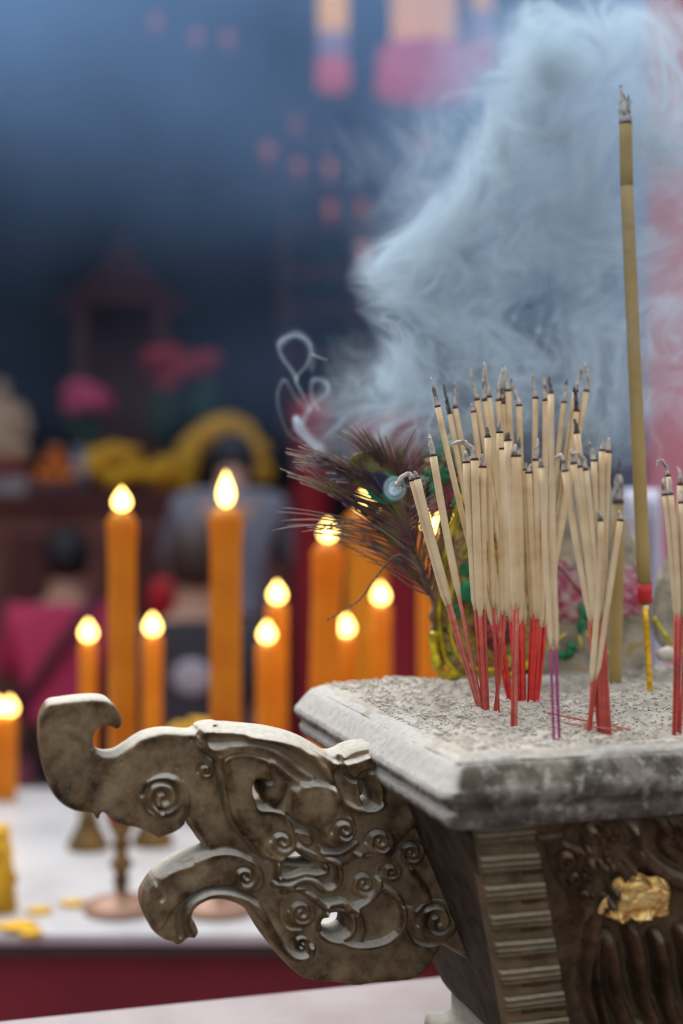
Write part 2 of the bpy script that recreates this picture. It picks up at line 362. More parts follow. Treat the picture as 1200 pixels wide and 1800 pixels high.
def mesh_from_relief(name, S, o, n, mat_, parent, outline=None, holes=(), rnd=11, thick=None, back=None, amp=0.0, cavk=.16, cav0=.20):
    X, Y = S.X.copy(), S.Y.copy()
    if outline is not None:
        ol = smooth_curve(outline, 4, True); sd = sdf(X, Y, ol)
        for hp in holes: sd = np.minimum(sd, -sdf(X, Y, smooth_curve(hp, 4, True)))
    else: sd = np.full(X.shape, 99.)
    h = S.h.copy()
    cen = (sd[:-1, :-1]+sd[1:, :-1]+sd[:-1, 1:]+sd[1:, 1:])/4 > 0
    use = np.zeros(X.shape, bool); cnt = np.zeros(X.shape, int)
    for a, b in ((0, 0), (1, 0), (0, 1), (1, 1)):
        sl = (slice(a, a+cen.shape[0]), slice(b, b+cen.shape[1])); use[sl] |= cen; cnt[sl] += cen
    rim_ = use & (cnt < 4)
    gy, gx = np.gradient(sd, S.st); gl = np.hypot(gx, gy)+1e-6
    mv = rim_ & (np.abs(sd) < 3*S.st)
    X = np.where(mv, X-sd*gx/gl/np.maximum(gl, .5), X); Y = np.where(mv, Y-sd*gy/gl/np.maximum(gl, .5), Y)
    sd = np.where(rim_, 0, sd)
    e = np.clip(sd/rnd, 0, 1); inset = rnd*.5*(1-np.sqrt(np.clip(1-(1-e)**2, 0, 1)))    # mm (about half a millimetre a pixel)
    q_ = h-inset*.7; cav = np.clip(cav0+cavk*(blur(q_, 90)-q_)-cavk*1.6*np.clip(blur(q_, 6)-q_, 0, 9), 0, 1)  # wide hollows go lighter, narrow grooves darker
    hh = h*np.clip(sd/8, 0, 1)-inset
    r = np.stack([(X-CX)/F, np.ones_like(X), -(Y-YH)/F], -1); cam = np.array([0, 0, CZ]); t = (np.dot(o-cam, n))/(r@n)
    W0 = cam+r*t[..., None]
    if amp: hh = hh+fbm(W0*60, 5)*amp+fbm(W0*14+5, 3)*amp
    Wf = W0+n*(hh/1000)[..., None]
    idx = -np.ones(X.shape, int); idx[use] = np.arange(use.sum())
    q = np.stack([idx[:-1, :-1], idx[1:, :-1], idx[1:, 1:], idx[:-1, 1:]], -1)[cen]
    verts = Wf[use]; faces = q; nf = use.sum(); cavv = cav[use]
    if thick is not None:
        Wb = W0+back*thick-back*(-inset/1000)[..., None]*-1
        verts = np.concatenate([verts, Wb[use]]); faces = np.concatenate([q, q[:, ::-1]+nf])
        E = np.concatenate([q[:, [0, 1]], q[:, [1, 2]], q[:, [2, 3]], q[:, [3, 0]]]); key = E[:, 0]*10**7+E[:, 1]; rk = E[:, 1]*10**7+E[:, 0]
        be = E[~np.isin(key, rk)]; faces = np.concatenate([faces, np.stack([be[:, 1], be[:, 0], be[:, 0]+nf, be[:, 1]+nf], 1)])
        cavv = np.concatenate([cavv, np.full(nf, cav0)])
    me = bpy.data.meshes.new(name); off = root_loc(parent)
    me.vertices.add(len(verts)); me.vertices.foreach_set('co', (verts-off).astype('f4').ravel())
    me.loops.add(len(faces)*4); me.loops.foreach_set('vertex_index', faces.astype('i4').ravel())
    me.polygons.add(len(faces)); me.polygons.foreach_set('loop_start', np.arange(0, len(faces)*4, 4, dtype='i4')); me.polygons.foreach_set('loop_total', np.full(len(faces), 4, 'i4'))
    me.polygons.foreach_set('use_smooth', np.ones(len(faces), bool)); me.update(calc_edges=True); me.validate()
    at = me.attributes.new('cav', 'FLOAT', 'POINT'); at.data.foreach_set('value', cavv.astype('f4'))
    me.materials.append(mat_); ob = bpy.data.objects.new(name, me); COL.objects.link(ob); ob.parent = parent
    return ob
def set_cav(o, v): a = o.data.attributes.new('cav', 'FLOAT', 'POINT'); a.data.foreach_set('value', np.full(len(o.data.vertices), v, 'f4'))

Z_TBL = CZ-.562
burner = thing('incense_burner', B(W_/2, L_/2, Z_TBL), 'big rectangular grey cast incense burner with carved dragon-head handle, filled with ash', 'incense burner')
# rim
S0 = Z_TOP
prof = [(.085, S0-.04), (.072, S0-.012), (.060, S0-.003), (.045, S0), (.030, S0), (.0235, S0-.0005), (.0185, S0-.0028), (.0125, S0-.0068), (.0075, S0-.0135), (.003, S0-.0205), (.0003, Z_EDGE+.001), (-.0005, Z_EDGE-.003),
        (.001, Z_EDGE-.008), (.005, Z_EDGE-.010), (.006, Z_EDGE-.014), (.004, Z_EDGE-.018), (.005, Z_EDGE-.024), (.008, Z_LOW), (.016, Z_LOW-.003), (.03, Z_LOW-.002), (.05, Z_LOW)]
def densify(p, n):
    o = []
    for a, b in zip(p[:-1], p[1:]):
        for k in range(n): o.append((a[0]+(b[0]-a[0])*k/n, a[1]+(b[1]-a[1])*k/n))
    return o+[p[-1]]
o_ = MB().grid(rect_sweep(densify(prof, 3), .013, 220, .0045, 32), True).build('rim', M['rim'], burner); set_cav(o_, .12)
# body
s0, sl_ = .027, .41
def ins(h): return s0+sl_*h+.16*h*h*0
H_B = .235
prof = [(.06, Z_LOW+.01)]+[(ins(h), Z_LOW-h) for h in np.linspace(0, H_B, 16)]+[(ins(H_B)+.004, Z_LOW-H_B-.006), (ins(H_B)+.03, Z_LOW-H_B-.008)]
o_ = MB().grid(rect_sweep(prof, .008, 40, .002, 30), True).build('body', M['body_shaded'], burner); set_cav(o_, .2)
# foot
zt = Z_LOW-H_B
prof = [(.17, zt+.012), (.150, zt+.004), (.134, zt-.004), (.130, zt-.010), (.130, zt-.026), (.122, zt-.032), (.110, zt-.035), (.108, Z_TBL+.001), (.17, Z_TBL+.001)]
o_ = MB().grid(rect_sweep(prof, .006, 20, .001, 30), True).build('foot', M['plinth'], burner); set_cav(o_, .4)

# ---- handle
def z1(*p): return [(40+x/3, 1180+y/3) for x, y in p]
def z2(*p): return [(330+x/2.4, 1230+y/2.4) for x, y in p]
outline = z1((150, 172), (210, 160), (300, 148), (390, 143), (455, 155), (500, 200), (523, 250), (522, 290), (500, 309), (475, 298), (445, 293), (405, 306), (380, 345), (378, 390), (400, 428), (440, 445), (500, 438), (560, 402), (640, 350),
             (720, 326), (800, 322), (860, 328), (915, 325), (945, 298), (1000, 285), (1080, 285))
outline += z2((110, 113), (180, 113), (260, 120), (340, 128), (430, 147), (500, 172), (560, 205), (605, 232), (650, 226), (690, 205), (760, 190), (900, 190), (1230, 190), (1300, 400), (1400, 800), (1420, 1120), (1300, 1160), (1200, 1110), (1140, 1075), (1078, 1042),
              (1062, 1065), (1040, 1100), (1010, 1145), (970, 1175), (920, 1190), (850, 1196), (780, 1200), (715, 1210), (650, 1200), (590, 1196), (530, 1190), (475, 1168), (430, 1130), (395, 1095), (360, 1055), (320, 1000), (290, 950), (262, 905), (228, 875), (180, 855), (130, 847), (82, 855), (36, 885), (20, 930))
outline += z1((905, 1320), (925, 1365), (928, 1392), (908, 1413), (880, 1412), (860, 1430), (838, 1447), (815, 1452), (795, 1437), (755, 1425), (715, 1400), (680, 1362), (655, 1310), (637, 1255), (640, 1200), (665, 1150), (700, 1100), (750, 1052), (820, 1010), (890, 975), (975, 948),
              (955, 925), (925, 880), (900, 845), (870, 785), (850, 822), (800, 857), (750, 874), (722, 886), (698, 872), (655, 850), (600, 830), (530, 815), (480, 792), (450, 762), (425, 750), (410, 762), (402, 783), (388, 782), (378, 758), (330, 750), (270, 738), (210, 705),
              (165, 655), (135, 590), (115, 520), (100, 440), (92, 350), (95, 270), (115, 215))
holes = [z2((285, 345), (305, 340), (320, 350), (310, 375), (318, 410), (335, 440), (300, 440), (282, 410), (276, 375)),
         z2((722, 345), (748, 338), (765, 365), (785, 400), (778, 432), (745, 440), (733, 420), (730, 385)),
         z2((400, 684), (425, 658), (450, 640), (475, 658), (500, 678), (530, 690), (500, 697), (440, 692)),
         z2((568, 945), (585, 915), (620, 903), (658, 906), (672, 925), (668, 965), (640, 985), (605, 988), (575, 975))]
S = Sculpt(55, 1222, 900, 1745, 1.5)
# raised regions and their lips
S.lip(z2((45, 150), (62, 205), (128, 262), (145, 330), (150, 420), (170, 500), (208, 560), (250, 600), (280, 640), (330, 672), (372, 688), (420, 672), (448, 625), (500, 640), (560, 660), (640, 700), (760, 640), (860, 660), (900, 580), (960, 540), (965, 470), (940, 400), (900, 200), (640, 260), (560, 200), (430, 140), (250, 110), (90, 105)), 4.2, 16)
S.lip(z2((128, 262), (200, 222), (290, 232), (340, 262), (350, 335), (300, 345), (275, 375), (282, 415), (330, 450), (400, 470), (440, 540), (446, 610), (420, 668), (330, 665), (270, 610), (215, 560), (170, 480), (150, 400)), 3.0, 14)
for pl, w, H in ((((62, 200), (120, 205), (200, 190), (300, 200), (380, 235), (450, 290), (510, 330)), 8, 3.2), (((110, 250), (190, 215), (280, 225), (350, 262), (420, 320), (470, 345)), 6, 2.4),
                 (((90, 125), (200, 135), (330, 160), (430, 195), (520, 255), (580, 330), (610, 400)), 7, 3.0), (((250, 150), (380, 165), (480, 205), (560, 275), (605, 350), (640, 420), (700, 455), (770, 460), (810, 440)), 6, 3.4),
                 (((350, 265), (400, 320), (395, 380), (360, 430)), 8, 2.4), (((500, 215), (560, 240), (600, 290)), 6, 2),
                 (((715, 345), (705, 400), (735, 450), (790, 440), (805, 390), (790, 330), (760, 310)), 7, 2.6)):
    S.ridge(z2(*pl), w, H)
for pl, w, H in ((((130, 250), (145, 330), (152, 420), (175, 505), (215, 565), (255, 605), (285, 645), (335, 680)), 2.6, -3.0), (((60, 190), (75, 225), (125, 262)), 3, -2.5),
                 (((640, 240), (650, 300), (690, 335), (730, 320), (760, 290)), 3, -3.0), (((860, 655), (890, 600), (925, 560), (965, 520)), 2.8, -2.6),
                 (((340, 270), (352, 335), (330, 345)), 3, -3)):
    S.ridge(z2(*pl), w, H)
# snout tip and the brow boss
S.lip(z2((410, 410), (430, 360), (480, 335), (550, 332), (605, 355), (635, 410), (690, 490), (695, 550), (660, 600), (600, 618), (545, 590), (520, 545), (450, 510), (412, 465)), 5.0, 60, 8, .75)
S.dome(z2((520, 430))[0], 40, 2.5)
S.ridge(z2((415, 480), (470, 520), (520, 545), (545, 600), (600, 622), (660, 605), (700, 555)), 2.6, -2.5)
S.lip(z2((445, 545), (500, 555), (520, 590), (497, 607), (465, 590)), 3.0, 10)
S.lip(z2((645, 215), (680, 175), (760, 160), (830, 165), (800, 260), (760, 290), (720, 305), (700, 335), (665, 310), (645, 270)), 2.4, 22)
# scrolls
for (x, y), r, tn, a0, sg in (((238, 742), 50, 1.6, 2.4, 1), ((388, 590), 46, 1.4, 3.3, 1), ((640, 535), 50, 1.5, 3.0, 1), ((800, 590), 55, 1.6, 3.1, 1), ((942, 645), 50, 1.5, 3.3, 1), ((740, 775), 52, 1.7, 3.2, 1),
                              ((857, 725), 38, 1.3, 3.0, 1), ((478, 897), 55, 1.7, 3.4, 1), ((1048, 930), 80, 1.7, 2.9, 1), ((75, 300), 28, 1.3, 3.0, 1), ((478, 1035), 34, 1.2, 3.6, -1)):
    S.spiral(z2((x, y))[0], r/2.4, tn, a0, sg, 3.4, 3.1, 2.2)
for c in z1((735, 665)): S.spiral(c, 34, 1.7, 3.3, 1, 4.2, 3.6, 3)
S.ridge(z1((655, 610), (640, 660), (660, 715), (700, 750), (710, 775)), 3, -3)
S.ridge(z1((700, 700), (712, 770), (740, 730)), 4, 2.8)
S.ridge(z1((660, 590), (740, 555), (820, 580), (860, 650), (862, 730), (840, 790)), 5, 2.2)
# collar between neck and jaw, lower horn
S.ridge(z1((930, 330), (960, 400), (1015, 470), (1030, 540), (1055, 620), (1070, 700), (1110, 790), (1160, 850), (1200, 890)), 3.4, -3.2)
S.ridge(z1((880, 770), (905, 830), (940, 890), (980, 945), (1060, 930), (1140, 945), (1190, 975)), 3, -2.2)
S.lip(z2((0, 690), (60, 655), (130, 640), (210, 645), (280, 680), (318, 735), (312, 790), (275, 812), (230, 800), (180, 785), (120, 785), (50, 800), (0, 830), (-60, 880), (-110, 960), (-200, 1000), (-250, 940), (-200, 800), (-100, 720)), 3.2, 14)
S.roll(z2((20, 1010), (-8, 960), (-5, 900), (30, 850), (80, 822), (140, 815), (210, 828), (270, 860), (320, 920), (360, 990), (400, 1050), (450, 1085), (505, 1078), (518, 1045)), 7, 4.2)
S.ridge(z2((-30, 1000), (-40, 930), (-10, 850), (60, 800), (140, 788), (220, 805), (285, 845)), 3, -3)
S.ridge(z1((700, 1100), (730, 1140), (745, 1180), (730, 1200)), 4, -2)
# jaws
S.roll(z2((365, 772), (420, 776), (470, 752), (525, 758), (565, 792), (605, 790), (632, 755), (630, 700), (600, 670), (550, 665), (500, 640), (455, 612)), 7, 5.0)
S.roll(z2((370, 745), (420, 745), (480, 728), (540, 732), (580, 720), (575, 700)), 5, 4.0)
S.ridge(z2((385, 790), (440, 805), (500, 800), (550, 845), (600, 880), (660, 868), (700, 890), (750, 860), (800, 830)), 3, -3.2)
S.roll(z2((400, 800), (470, 795), (520, 825), (570, 860), (640, 850), (690, 875), (750, 850), (795, 800), (800, 760)), 7, 4.6)
for p in ((578, 870, 575, 910), (700, 880, 708, 905), (370, 690, 372, 735)): S.ridge(z2((p[0], p[1]), (p[2], p[3])), 3.5, 4, 1)
S.ridge(z2((372, 692), (376, 738)), 5, 3, 1)
# ring round the lower hole, mandible crescent
S.ridge(z2((550, 960), (570, 900), (640, 885), (690, 920), (690, 970), (650, 1005), (590, 1005)), 5, 3.2)
S.roll(z2((570, 990), (620, 1015), (700, 1035), (790, 1030), (860, 1000), (900, 945), (905, 880), (870, 820), (820, 790)), 6, 4.4)
S.ridge(z2((720, 900), (735, 960), (725, 1010)), 4, 2)
S.ridge(z2((930, 960), (960, 1010), (1010, 1030), (1060, 1030), (1120, 1060), (1180, 1110)), 3, -3)
S.ridge(z2((400, 850), (398, 920), (430, 960), (480, 965)), 3, -2)
S.ridge(z2((940, 720), (1000, 800), (1010, 860), (960, 900)), 5, 1.6)
S.ridge(z2((820, 800), (880, 850), (940, 870)), 3, -2)
S.ridge(z2((690, 640), (740, 660), (800, 650)), 4, 2); S.ridge(z2((560, 640), (640, 640), (700, 600)), 4, 2)
for _ in range(60):                                   # casting pits
    c = (R.uniform(70, 800), R.uniform(1240, 1730)); S.dome(c, R.uniform(2, 4), -R.uniform(.3, .9))
S.h = blur(S.h, 2)*2.3
hp0 = B(0, .195, 0)
handle = mesh_from_relief('handle', S, hp0, -V, M['handle'], burner, outline, holes, 11, .037, V, 2.6)

# ---- front relief and pilaster
tn_ = np.array(V*sl_-ZZ); fN = -V-sl_*ZZ; fN = fN/np.linalg.norm(fN); fO = B(0, s0, Z_LOW)
def z4(*p): return [(730+x/2.553, 1400+y/2.553) for x, y in p]
S = Sculpt(912, 1432, 1330, 1862, 2.0)
S.roll(z4((930, 60), (962, 130), (950, 215), (905, 290), (850, 375), (805, 460), (772, 560), (755, 650), (740, 740), (738, 830), (765, 930), (810, 1060), (850, 1150)), 9, 9)
S.roll(z4((790, 560), (785, 680), (790, 780), (815, 900), (850, 1030), (880, 1150)), 8, 7)
S.roll(z4((955, 190), (1000, 240), (1070, 300), (1140, 340), (1220, 375), (1330, 380)), 14, 9)
S.roll(z4((940, 230), (990, 290), (1050, 345)), 7, 5)
S.lip(z4((560, 180), (640, 170), (720, 200), (740, 100), (860, 75), (950, 90), (955, 210), (880, 320), (790, 470), (700, 560), (680, 470), (640, 380), (590, 290)), 5, 30)
for (x, y), r, a0, sg in (((655, 240), 48, 3, 1), ((760, 125), 36, 0, -1), ((690, 320), 36, 2, 1), ((720, 400), 30, 1, -1), ((700, 480), 26, 1, 1), ((1150, 120), 50, 2, 1), ((1290, 130), 50, 2, -1)):
    S.spiral(z4((x, y))[0], r/2.553, 1.4, a0, sg, 4.5, 3.0, 4)
for k in range(46):
    x = R.uniform(720, 930); y = R.uniform(110, 420)
    if x+y*.5 < 1060: S.dome(z4((x, y))[0], 6, 3)
for x in range(8):
    bx = 860+x*108+R.uniform(-10, 10); top = 585+R.uniform(-20, 20)
    S.roll(z4((bx-20, top), (bx, top+90), (bx+8, top+180), (bx+30, top+290), (bx+62, top+370), (bx+50, top+430), (bx+15, top+430)), 13, 11)
    S.ridge(z4((bx+42, top+60), (bx+58, top+180), (bx+85, top+300)), 5, -6)
for x in range(5): S.roll(z4((1060+x*90, 60), (1100+x*90, 130), (1090+x*90, 190), (1140+x*90, 240)), 9, 6)
S.roll(z4((540, 165), (650, 150), (700, 70)), 6, 4)
S.h += 3
S.h *= 1.7
mesh_from_relief('relief_panel', S, fO-fN*.001, fN, M['body'], burner, amp=1.6, cavk=.10, cav0=.15)
def pil(u_l0, u_l1, u_r0, u_r1, name):
    n, m = 300, 26; G = np.zeros((n, m, 3))
    for i in range(n):
        t = i/(n-1); h = t*H_B*.99; y = t*H_B/.0268      # periods
        f = y % 1.0
        pr = .001+.0075*math.exp(-((f-.14)/.085)**2)+.0070*math.exp(-((f-.36)/.085)**2)+.0055*math.exp(-((f-.56)/.08)**2)+.005*ss(f, .55, 1)
        ul = u_l0+(u_l1-u_l0)*t; ur = u_r0+(u_r1-u_r0)*t
        for j in range(m):
            s = j/(m-1); e = min(s, 1-s)*12; ed = math.sqrt(max(0, 1-(1-min(e, 1))**2))
            bsp = -.012 if j in (0, m-1) else 0
            G[i, j] = B(ul+(ur-ul)*s, s0+sl_*h, Z_LOW-h)+fN*((pr)*(.25+.75*ed)+bsp)
    nn = fbm(G*45, 4); G += fN*(nn*.0028)[..., None]
    o = MB().grid(G, True).build(name, M['pilaster'], burner); set_cav(o, .3)
# u positions from the photo
def u_at(x, y): p = hit(x, y, fO, fN)-C0; return float(np.dot(p, U))
pil(u_at(822, 1455), u_at(912, 1800), u_at(936, 1455), u_at(1024, 1800), 'pilaster')
# gold leaf on the relief
S = Sculpt(1040, 1525, 1190, 1635, 1.6)
pts = z4((845, 480), (890, 440), (895, 390), (940, 365), (1000, 348), (1050, 370), (1090, 368), (1130, 385), (1150, 430), (1135, 480), (1140, 540), (1060, 530), (1020, 545), (1010, 570), (985, 565), (960, 545), (900, 552), (850, 540), (825, 530))
S.dome(z4((1000, 450))[0], 60, 9); 
for k in range(26):
    c = z4((R.uniform(860, 1130), R.uniform(380, 540)))[0]; a = R.uniform(-.9, .2); l = R.uniform(6, 16)
    S.ridge([(c[0]-l*math.cos(a), c[1]-l*math.sin(a)), c, (c[0]+l*math.cos(a), c[1]+l*math.sin(a))], R.uniform(2, 4), R.uniform(-3.5, 4.5))
mesh_from_relief('gold_leaf', S, fO+fN*.021, fN, M['gold'], burner, pts, (), 7, .006, -fN, 2.5)

# ------------------------------------------------------------------ ash bed
def ash_h(u, v):
    p = np.stack([u, v, np.zeros_like(u)], -1)
    n = fbm(p*11, 3)*.036+(.5-np.abs(2*vnoise(p*30+8)-1))*.007+fbm(p*55+3, 4)*.013+np.abs(fbm(p*120+9, 3))*.006
    edge = np.minimum(np.minimum(u, W_-u), np.minimum(v, L_-v)); k = ss(edge, .018, .075)
    mound = .012*np.exp(-((u-.11)/.06)**2-((v-.40)/.05)**2)
    return Z_TOP+.0012+(n+.002)*(.10+.9*k)+mound*k-.006*k-.006*ss(-edge, -.030, -.015)
gu, gv = np.meshgrid(np.linspace(.016, W_-.016, 520), np.linspace(.016, L_-.016, 330), indexing='ij')
zz = ash_h(gu, gv); A = C0+gu[..., None]*U+gv[..., None]*V+zz[..., None]*ZZ
ash = MB(); ash.grid(A)
ash_o = ash.build('ash_bed', M['ash']); tag(ash_o, 'bed of crumbly pale grey incense ash filling the burner up to its rim', 'ash', kind='stuff')
fl = MB()
for k in range(7000):
    u = R.uniform(.03, .56); v = R.uniform(.03, .44)
    z = float(ash_h(np.array([u]), np.array([v]))[0]); a = R.uniform(0, 2*PI); l = abs(R.gauss(.003, .0022))+.001; bnd = R.uniform(-.4, .4); tl = R.uniform(-.35, .35)
    p = B(u, v, z+.0011); d = np.array([math.cos(a), math.sin(a), tl]); e = np.array([-math.sin(a), math.cos(a), .3])
    fl.tube([p-d*l/2, p+e*l*bnd*.4, p+d*l/2], [.0005, R.uniform(.0005, .0011), .0004], 5)
fo = fl.build('ash_flakes', M['ash_bit'], smooth=False); tag(fo, 'loose broken curls of incense ash scattered over the ash bed', 'ash flakes', kind='stuff')
def ash_at(p):
    q = p-C0; return float(ash_h(np.array([np.dot(q, U)]), np.array([np.dot(q, V)]))[0])

# ------------------------------------------------------------------ incense sticks
def word_ord(n): return ['first', 'second', 'third', 'fourth', 'fifth', 'sixth', 'seventh', 'eighth', 'ninth', 'tenth', 'eleventh', 'twelfth', 'thirteenth', 'fourteenth', 'fifteenth', 'sixteenth'][n]
def stick(tip, ashp, trans, base, w, coat, hand, label, group, dd=0., rw=None, dark=False, base_d=None, wt=None):
    b = onz(base[0], base[1], Z_ASH) if base_d is None else P(base[0], base[1], base_d)
    d0 = b[1]; L = base[1]-tip[1]; k = (base[1]-trans[1])/L
    T = P(*trans, d0+dd*k); E_ = P(*tip, d0+dd)
    b = b.copy(); b[2] = min(b[2], ash_at(b))+.001; dn = (b-T)/np.linalg.norm(b-T); bb = b+dn*.010
    w *= .88; r = w/2/F*d0; rr = (rw or w*.52)/2/F*d0
    root = thing('incense_stick', b, label, 'incense', group)
    bow = np.array([R.uniform(-1, 1), R.uniform(-.5, .5), 0])*.0012
    mid = lambda a, c, t: a+(c-a)*t+bow*4*t*(1-t)
    up = [mid(T, E_, t) for t in np.linspace(0, 1, 9)]
    ax = (up[1]-up[0])/np.linalg.norm(up[1]-up[0])
    pts = [up[0]-ax*.010, up[0]-ax*.003]+up
    rad = [rr*1.02, (r+rr)/2]+[r*.97]+[r]*8
    MB().tube(pts, rad, 12).build('powder_coating', coat, root)
    MB().tube([bb, b, b+(T-b)*.5+bow*.6, T+ax*.004], rr, 8).build('bamboo_handle', hand, root)
    ax = (up[-1]-up[-2])/np.linalg.norm(up[-1]-up[-2])
    MB().tube([up[-1]-ax*.0006, up[-1]+ax*.0010], [r*1.04, r*.98], 12).build('charred_band', M['char'], root)
    if ashp:
        q = [up[-1]+ax*.0008]+[P(x, y, d0+dd+R.uniform(-.002, .002)) for x, y in ashp]
        q = np.array(q); n = max(6, len(q)*4)
        c = []
        for a in range(3): c.append(np.interp(np.linspace(0, len(q)-1, n), range(len(q)), q[:, a]))
        c = np.array(c).T; c[1:] += (RNG.random((n-1, 3))-.5)*.0009
        ra = r*np.interp(np.linspace(0, 1, n), [0, .12, .75, 1], [.88, .72, .55, .25])*(1+(RNG.random(n)-.5)*.3)
        MB().tube(c, ra, 8, flat=.8).build('ash_tip', M['darkash'] if dark else M['ashtip'], root)
        if R.random() < .7:
            pass
    return root

ct, cp = M['coat'], M['coat2']; rd, br, pk, pu = M['redwood'], M['brightred'], M['pinkred'], M['purple']
def bundle(rows, place, group, note=''):
    rows = sorted(rows, key=lambda r: r[0][0]); n = len(rows)
    for i, r in enumerate(rows):
        tip, ap, tr, bs, w, c, h = r[:7]; kw = r[7] if len(r) > 7 else {}
        hn = {id(rd): 'brick-red', id(br): 'red', id(pk): 'dusty-red', id(pu): 'magenta'}[id(h)]
        a = ap[-1] if ap else tip; ln = math.hypot(a[0]-tip[0], a[1]-tip[1])
        if not ap: sh = 'bare charred tip'
        elif len(ap) > 1 and abs(ap[-1][0]-tip[0]) > 12: sh = 'hooked ash tip'
        elif kw.get('dark'): sh = 'blackened ash tip'
        elif ln > 45: sh = 'long grey ash tip'
        elif ln > 22: sh = 'grey ash tip'
        else: sh = 'stubby ash tip'
        pos = 'leftmost' if i == 0 else 'rightmost' if i == n-1 else word_ord(i)+' from left'
        lab = f"{hn} incense stick, {sh}, {pos} {place}"
        stick(tip, ap, tr, bs, w, c, h, lab, group, **kw)

# left bundle standing nearest the foil ornament
bundle([
 ((725, 844), [(719, 832), (708, 836), (698, 848), (695, 855), (706, 858)], (780, 1046), (842, 1250), 15, cp, pk),
 ((733, 841), [(729, 828)], (786, 1043), (846, 1252), 14, cp, pk),
 ((761, 801), [(756, 772), (753, 764)], (803, 1031), (848, 1253), 15, cp, pk),
 ((819, 813), [(817, 793)], (834, 1055), (850, 1253), 15, cp, rd),
 ((834, 808), [(830, 788), (815, 777), (800, 779), (794, 781)], (843, 1066), (853, 1255), 16, ct, rd),
 ((848, 821), [(847, 798)], (850, 1052), (857, 1254), 15, ct, rd),
 ((769, 715), [(763, 688), (757, 663)], (836, 1000), (851, 1254), 12, ct, rd, dict(dd=.03)),
 ], 'in the leftmost bundle', 'incense sticks in the leftmost bundle')
# second bundle: crossing sticks in front
bundle([
 ((878, 760), [(878, 741)], (882, 1062), (872, 1252), 14, ct, rd),
 ((881, 789), [(881, 772)], (889, 1063), (870, 1252), 16, cp, rd),
 ((857, 768), [(856, 752)], (866, 1050), (876, 1252), 13, ct, rd, dict(dark=True)),
 ((892, 774), [(891, 758)], (904, 1052), (900, 1275), 16, cp, rd),
 ((904, 802), [(905, 780)], (910, 1048), (906, 1276), 14, ct, pk),
 ], 'in the second bundle', 'incense sticks in the second bundle')
# tall bundle behind with bright red handles
bundle([
 ((790, 727), [(784, 700), (779, 674)], (862, 1085), (893, 1224), 11, ct, br, dict(dark=True)),
 ((800, 717), [(799, 690), (799, 671)], (871, 1082), (897, 1224), 11, ct, br),
 ((832, 724), [(830, 709)], (880, 1086), (900, 1225), 12, ct, br),
 ((838, 703), [(831, 672), (825, 642)], (896, 1075), (905, 1225), 12, ct, br),
 ((852, 704), [(850, 675), (850, 648)], (903, 1080), (908, 1225), 13, ct, br),
 ((859, 698), [(854, 660), (851, 636)], (910, 1078), (912, 1225), 13, ct, br),
 ((876, 704), [(877, 678), (884, 645)], (913, 1080), (914, 1225), 13, ct, br),
 ((885, 709), [(884, 690), (884, 668)], (917, 1080), (918, 1225), 13, ct, br),
 ((893, 687), [(889, 660), (883, 640)], (921, 1081), (921, 1226), 13, ct, br),
 ((912, 713), [(905, 690), (897, 664)], (917, 1076), (922, 1226), 13, ct, br),
 ((910, 802), [(913, 767)], (914, 1080), (919, 1227), 13, ct, br),
 ], 'in the tall middle bundle', 'incense sticks in the tall middle bundle')
# right-leaning bright red bundle
bundle([
 ((922, 826), [(924, 812)], (936, 1078), (929, 1226), 14, ct, br),
 ((929, 831), [(932, 815)], (940, 1070), (931, 1227), 14, ct, br),
 ((941, 809), [(944, 790), (945, 770)], (945, 1070), (934, 1227), 14, ct, br),
 ((941, 700), [(938, 680), (936, 661)], (938, 1070), (931, 1226), 12, ct, br),
 ((959, 704), [(957, 680), (955, 655)], (951, 1085), (939, 1227), 13, ct, br),
 ((991, 708), [(994, 690), (996, 665)], (953, 1084), (941, 1227), 12, ct, br, dict(dd=.03)),
 ((1011, 688), [(1018, 660), (1021, 644)], (957, 1082), (942, 1227), 13, ct, br, dict(dd=.03)),
 ((1030, 688), [(1034, 665), (1031, 645), (1027, 637)], (958, 1080), (944, 1226), 13, ct, br, dict(dd=.02)),
 ((1013, 723), [(1012, 700), (1009, 680)], (959, 1085), (944, 1227), 13, ct, br, dict(dd=.02, dark=True)),
 ], 'in the bundle leaning right', 'incense sticks in the right-leaning bundle')
# magenta pair in front
bundle([
 ((968, 691), [(966, 675), (965, 660)], (977, 1118), (983, 1299), 12, cp, pu, dict(dark=True)),
 ((951, 821), [(950, 806)], (967, 1118), (973, 1300), 11, cp, pu),
 ], 'of the near pair', 'near pair of incense sticks with magenta handles')
# bundle in front of the peony ornament
bundle([
 ((993, 828), [(991, 810), (985, 800), (972, 806)], (1037, 1082), (1052, 1288), 14, cp, rd),
 ((1008, 815), [(1006, 800), (1003, 790)], (1042, 1072), (1056, 1289), 14, cp, rd),
 ((1018, 821), [(1017, 806)], (1047, 1076), (1060, 1289), 14, ct, rd),
 ((1028, 826), [(1027, 808), (1016, 796), (1002, 797)], (1051, 1070), (1063, 1289), 14, cp, rd),
 ((1044, 810), [(1040, 792), (1035, 777)], (1054, 1066), (1066, 1288), 13, cp, rd),
 ((1058, 792), [(1060, 772)], (1058, 1072), (1069, 1288), 13, ct, rd),
 ((1069, 795), [(1070, 769)], (1060, 1075), (1072, 1287), 13, ct, rd),
 ((1013, 761), [(1012, 745), (1008, 737)], (1050, 1060), (1058, 1287), 13, ct, rd, dict(dark=True)),
 ], 'in bundle before the peonies', 'incense sticks before the peony ornament')
bundle([
 ((1055, 915), [(1053, 895)], (1041, 1178), (1033, 1290), 12, cp, rd),
 ((1090, 915), [(1088, 897)], (1050, 1176), (1036, 1289), 13, cp, rd),
 ], 'of two before the thick joss stick', 'two crossing incense sticks')
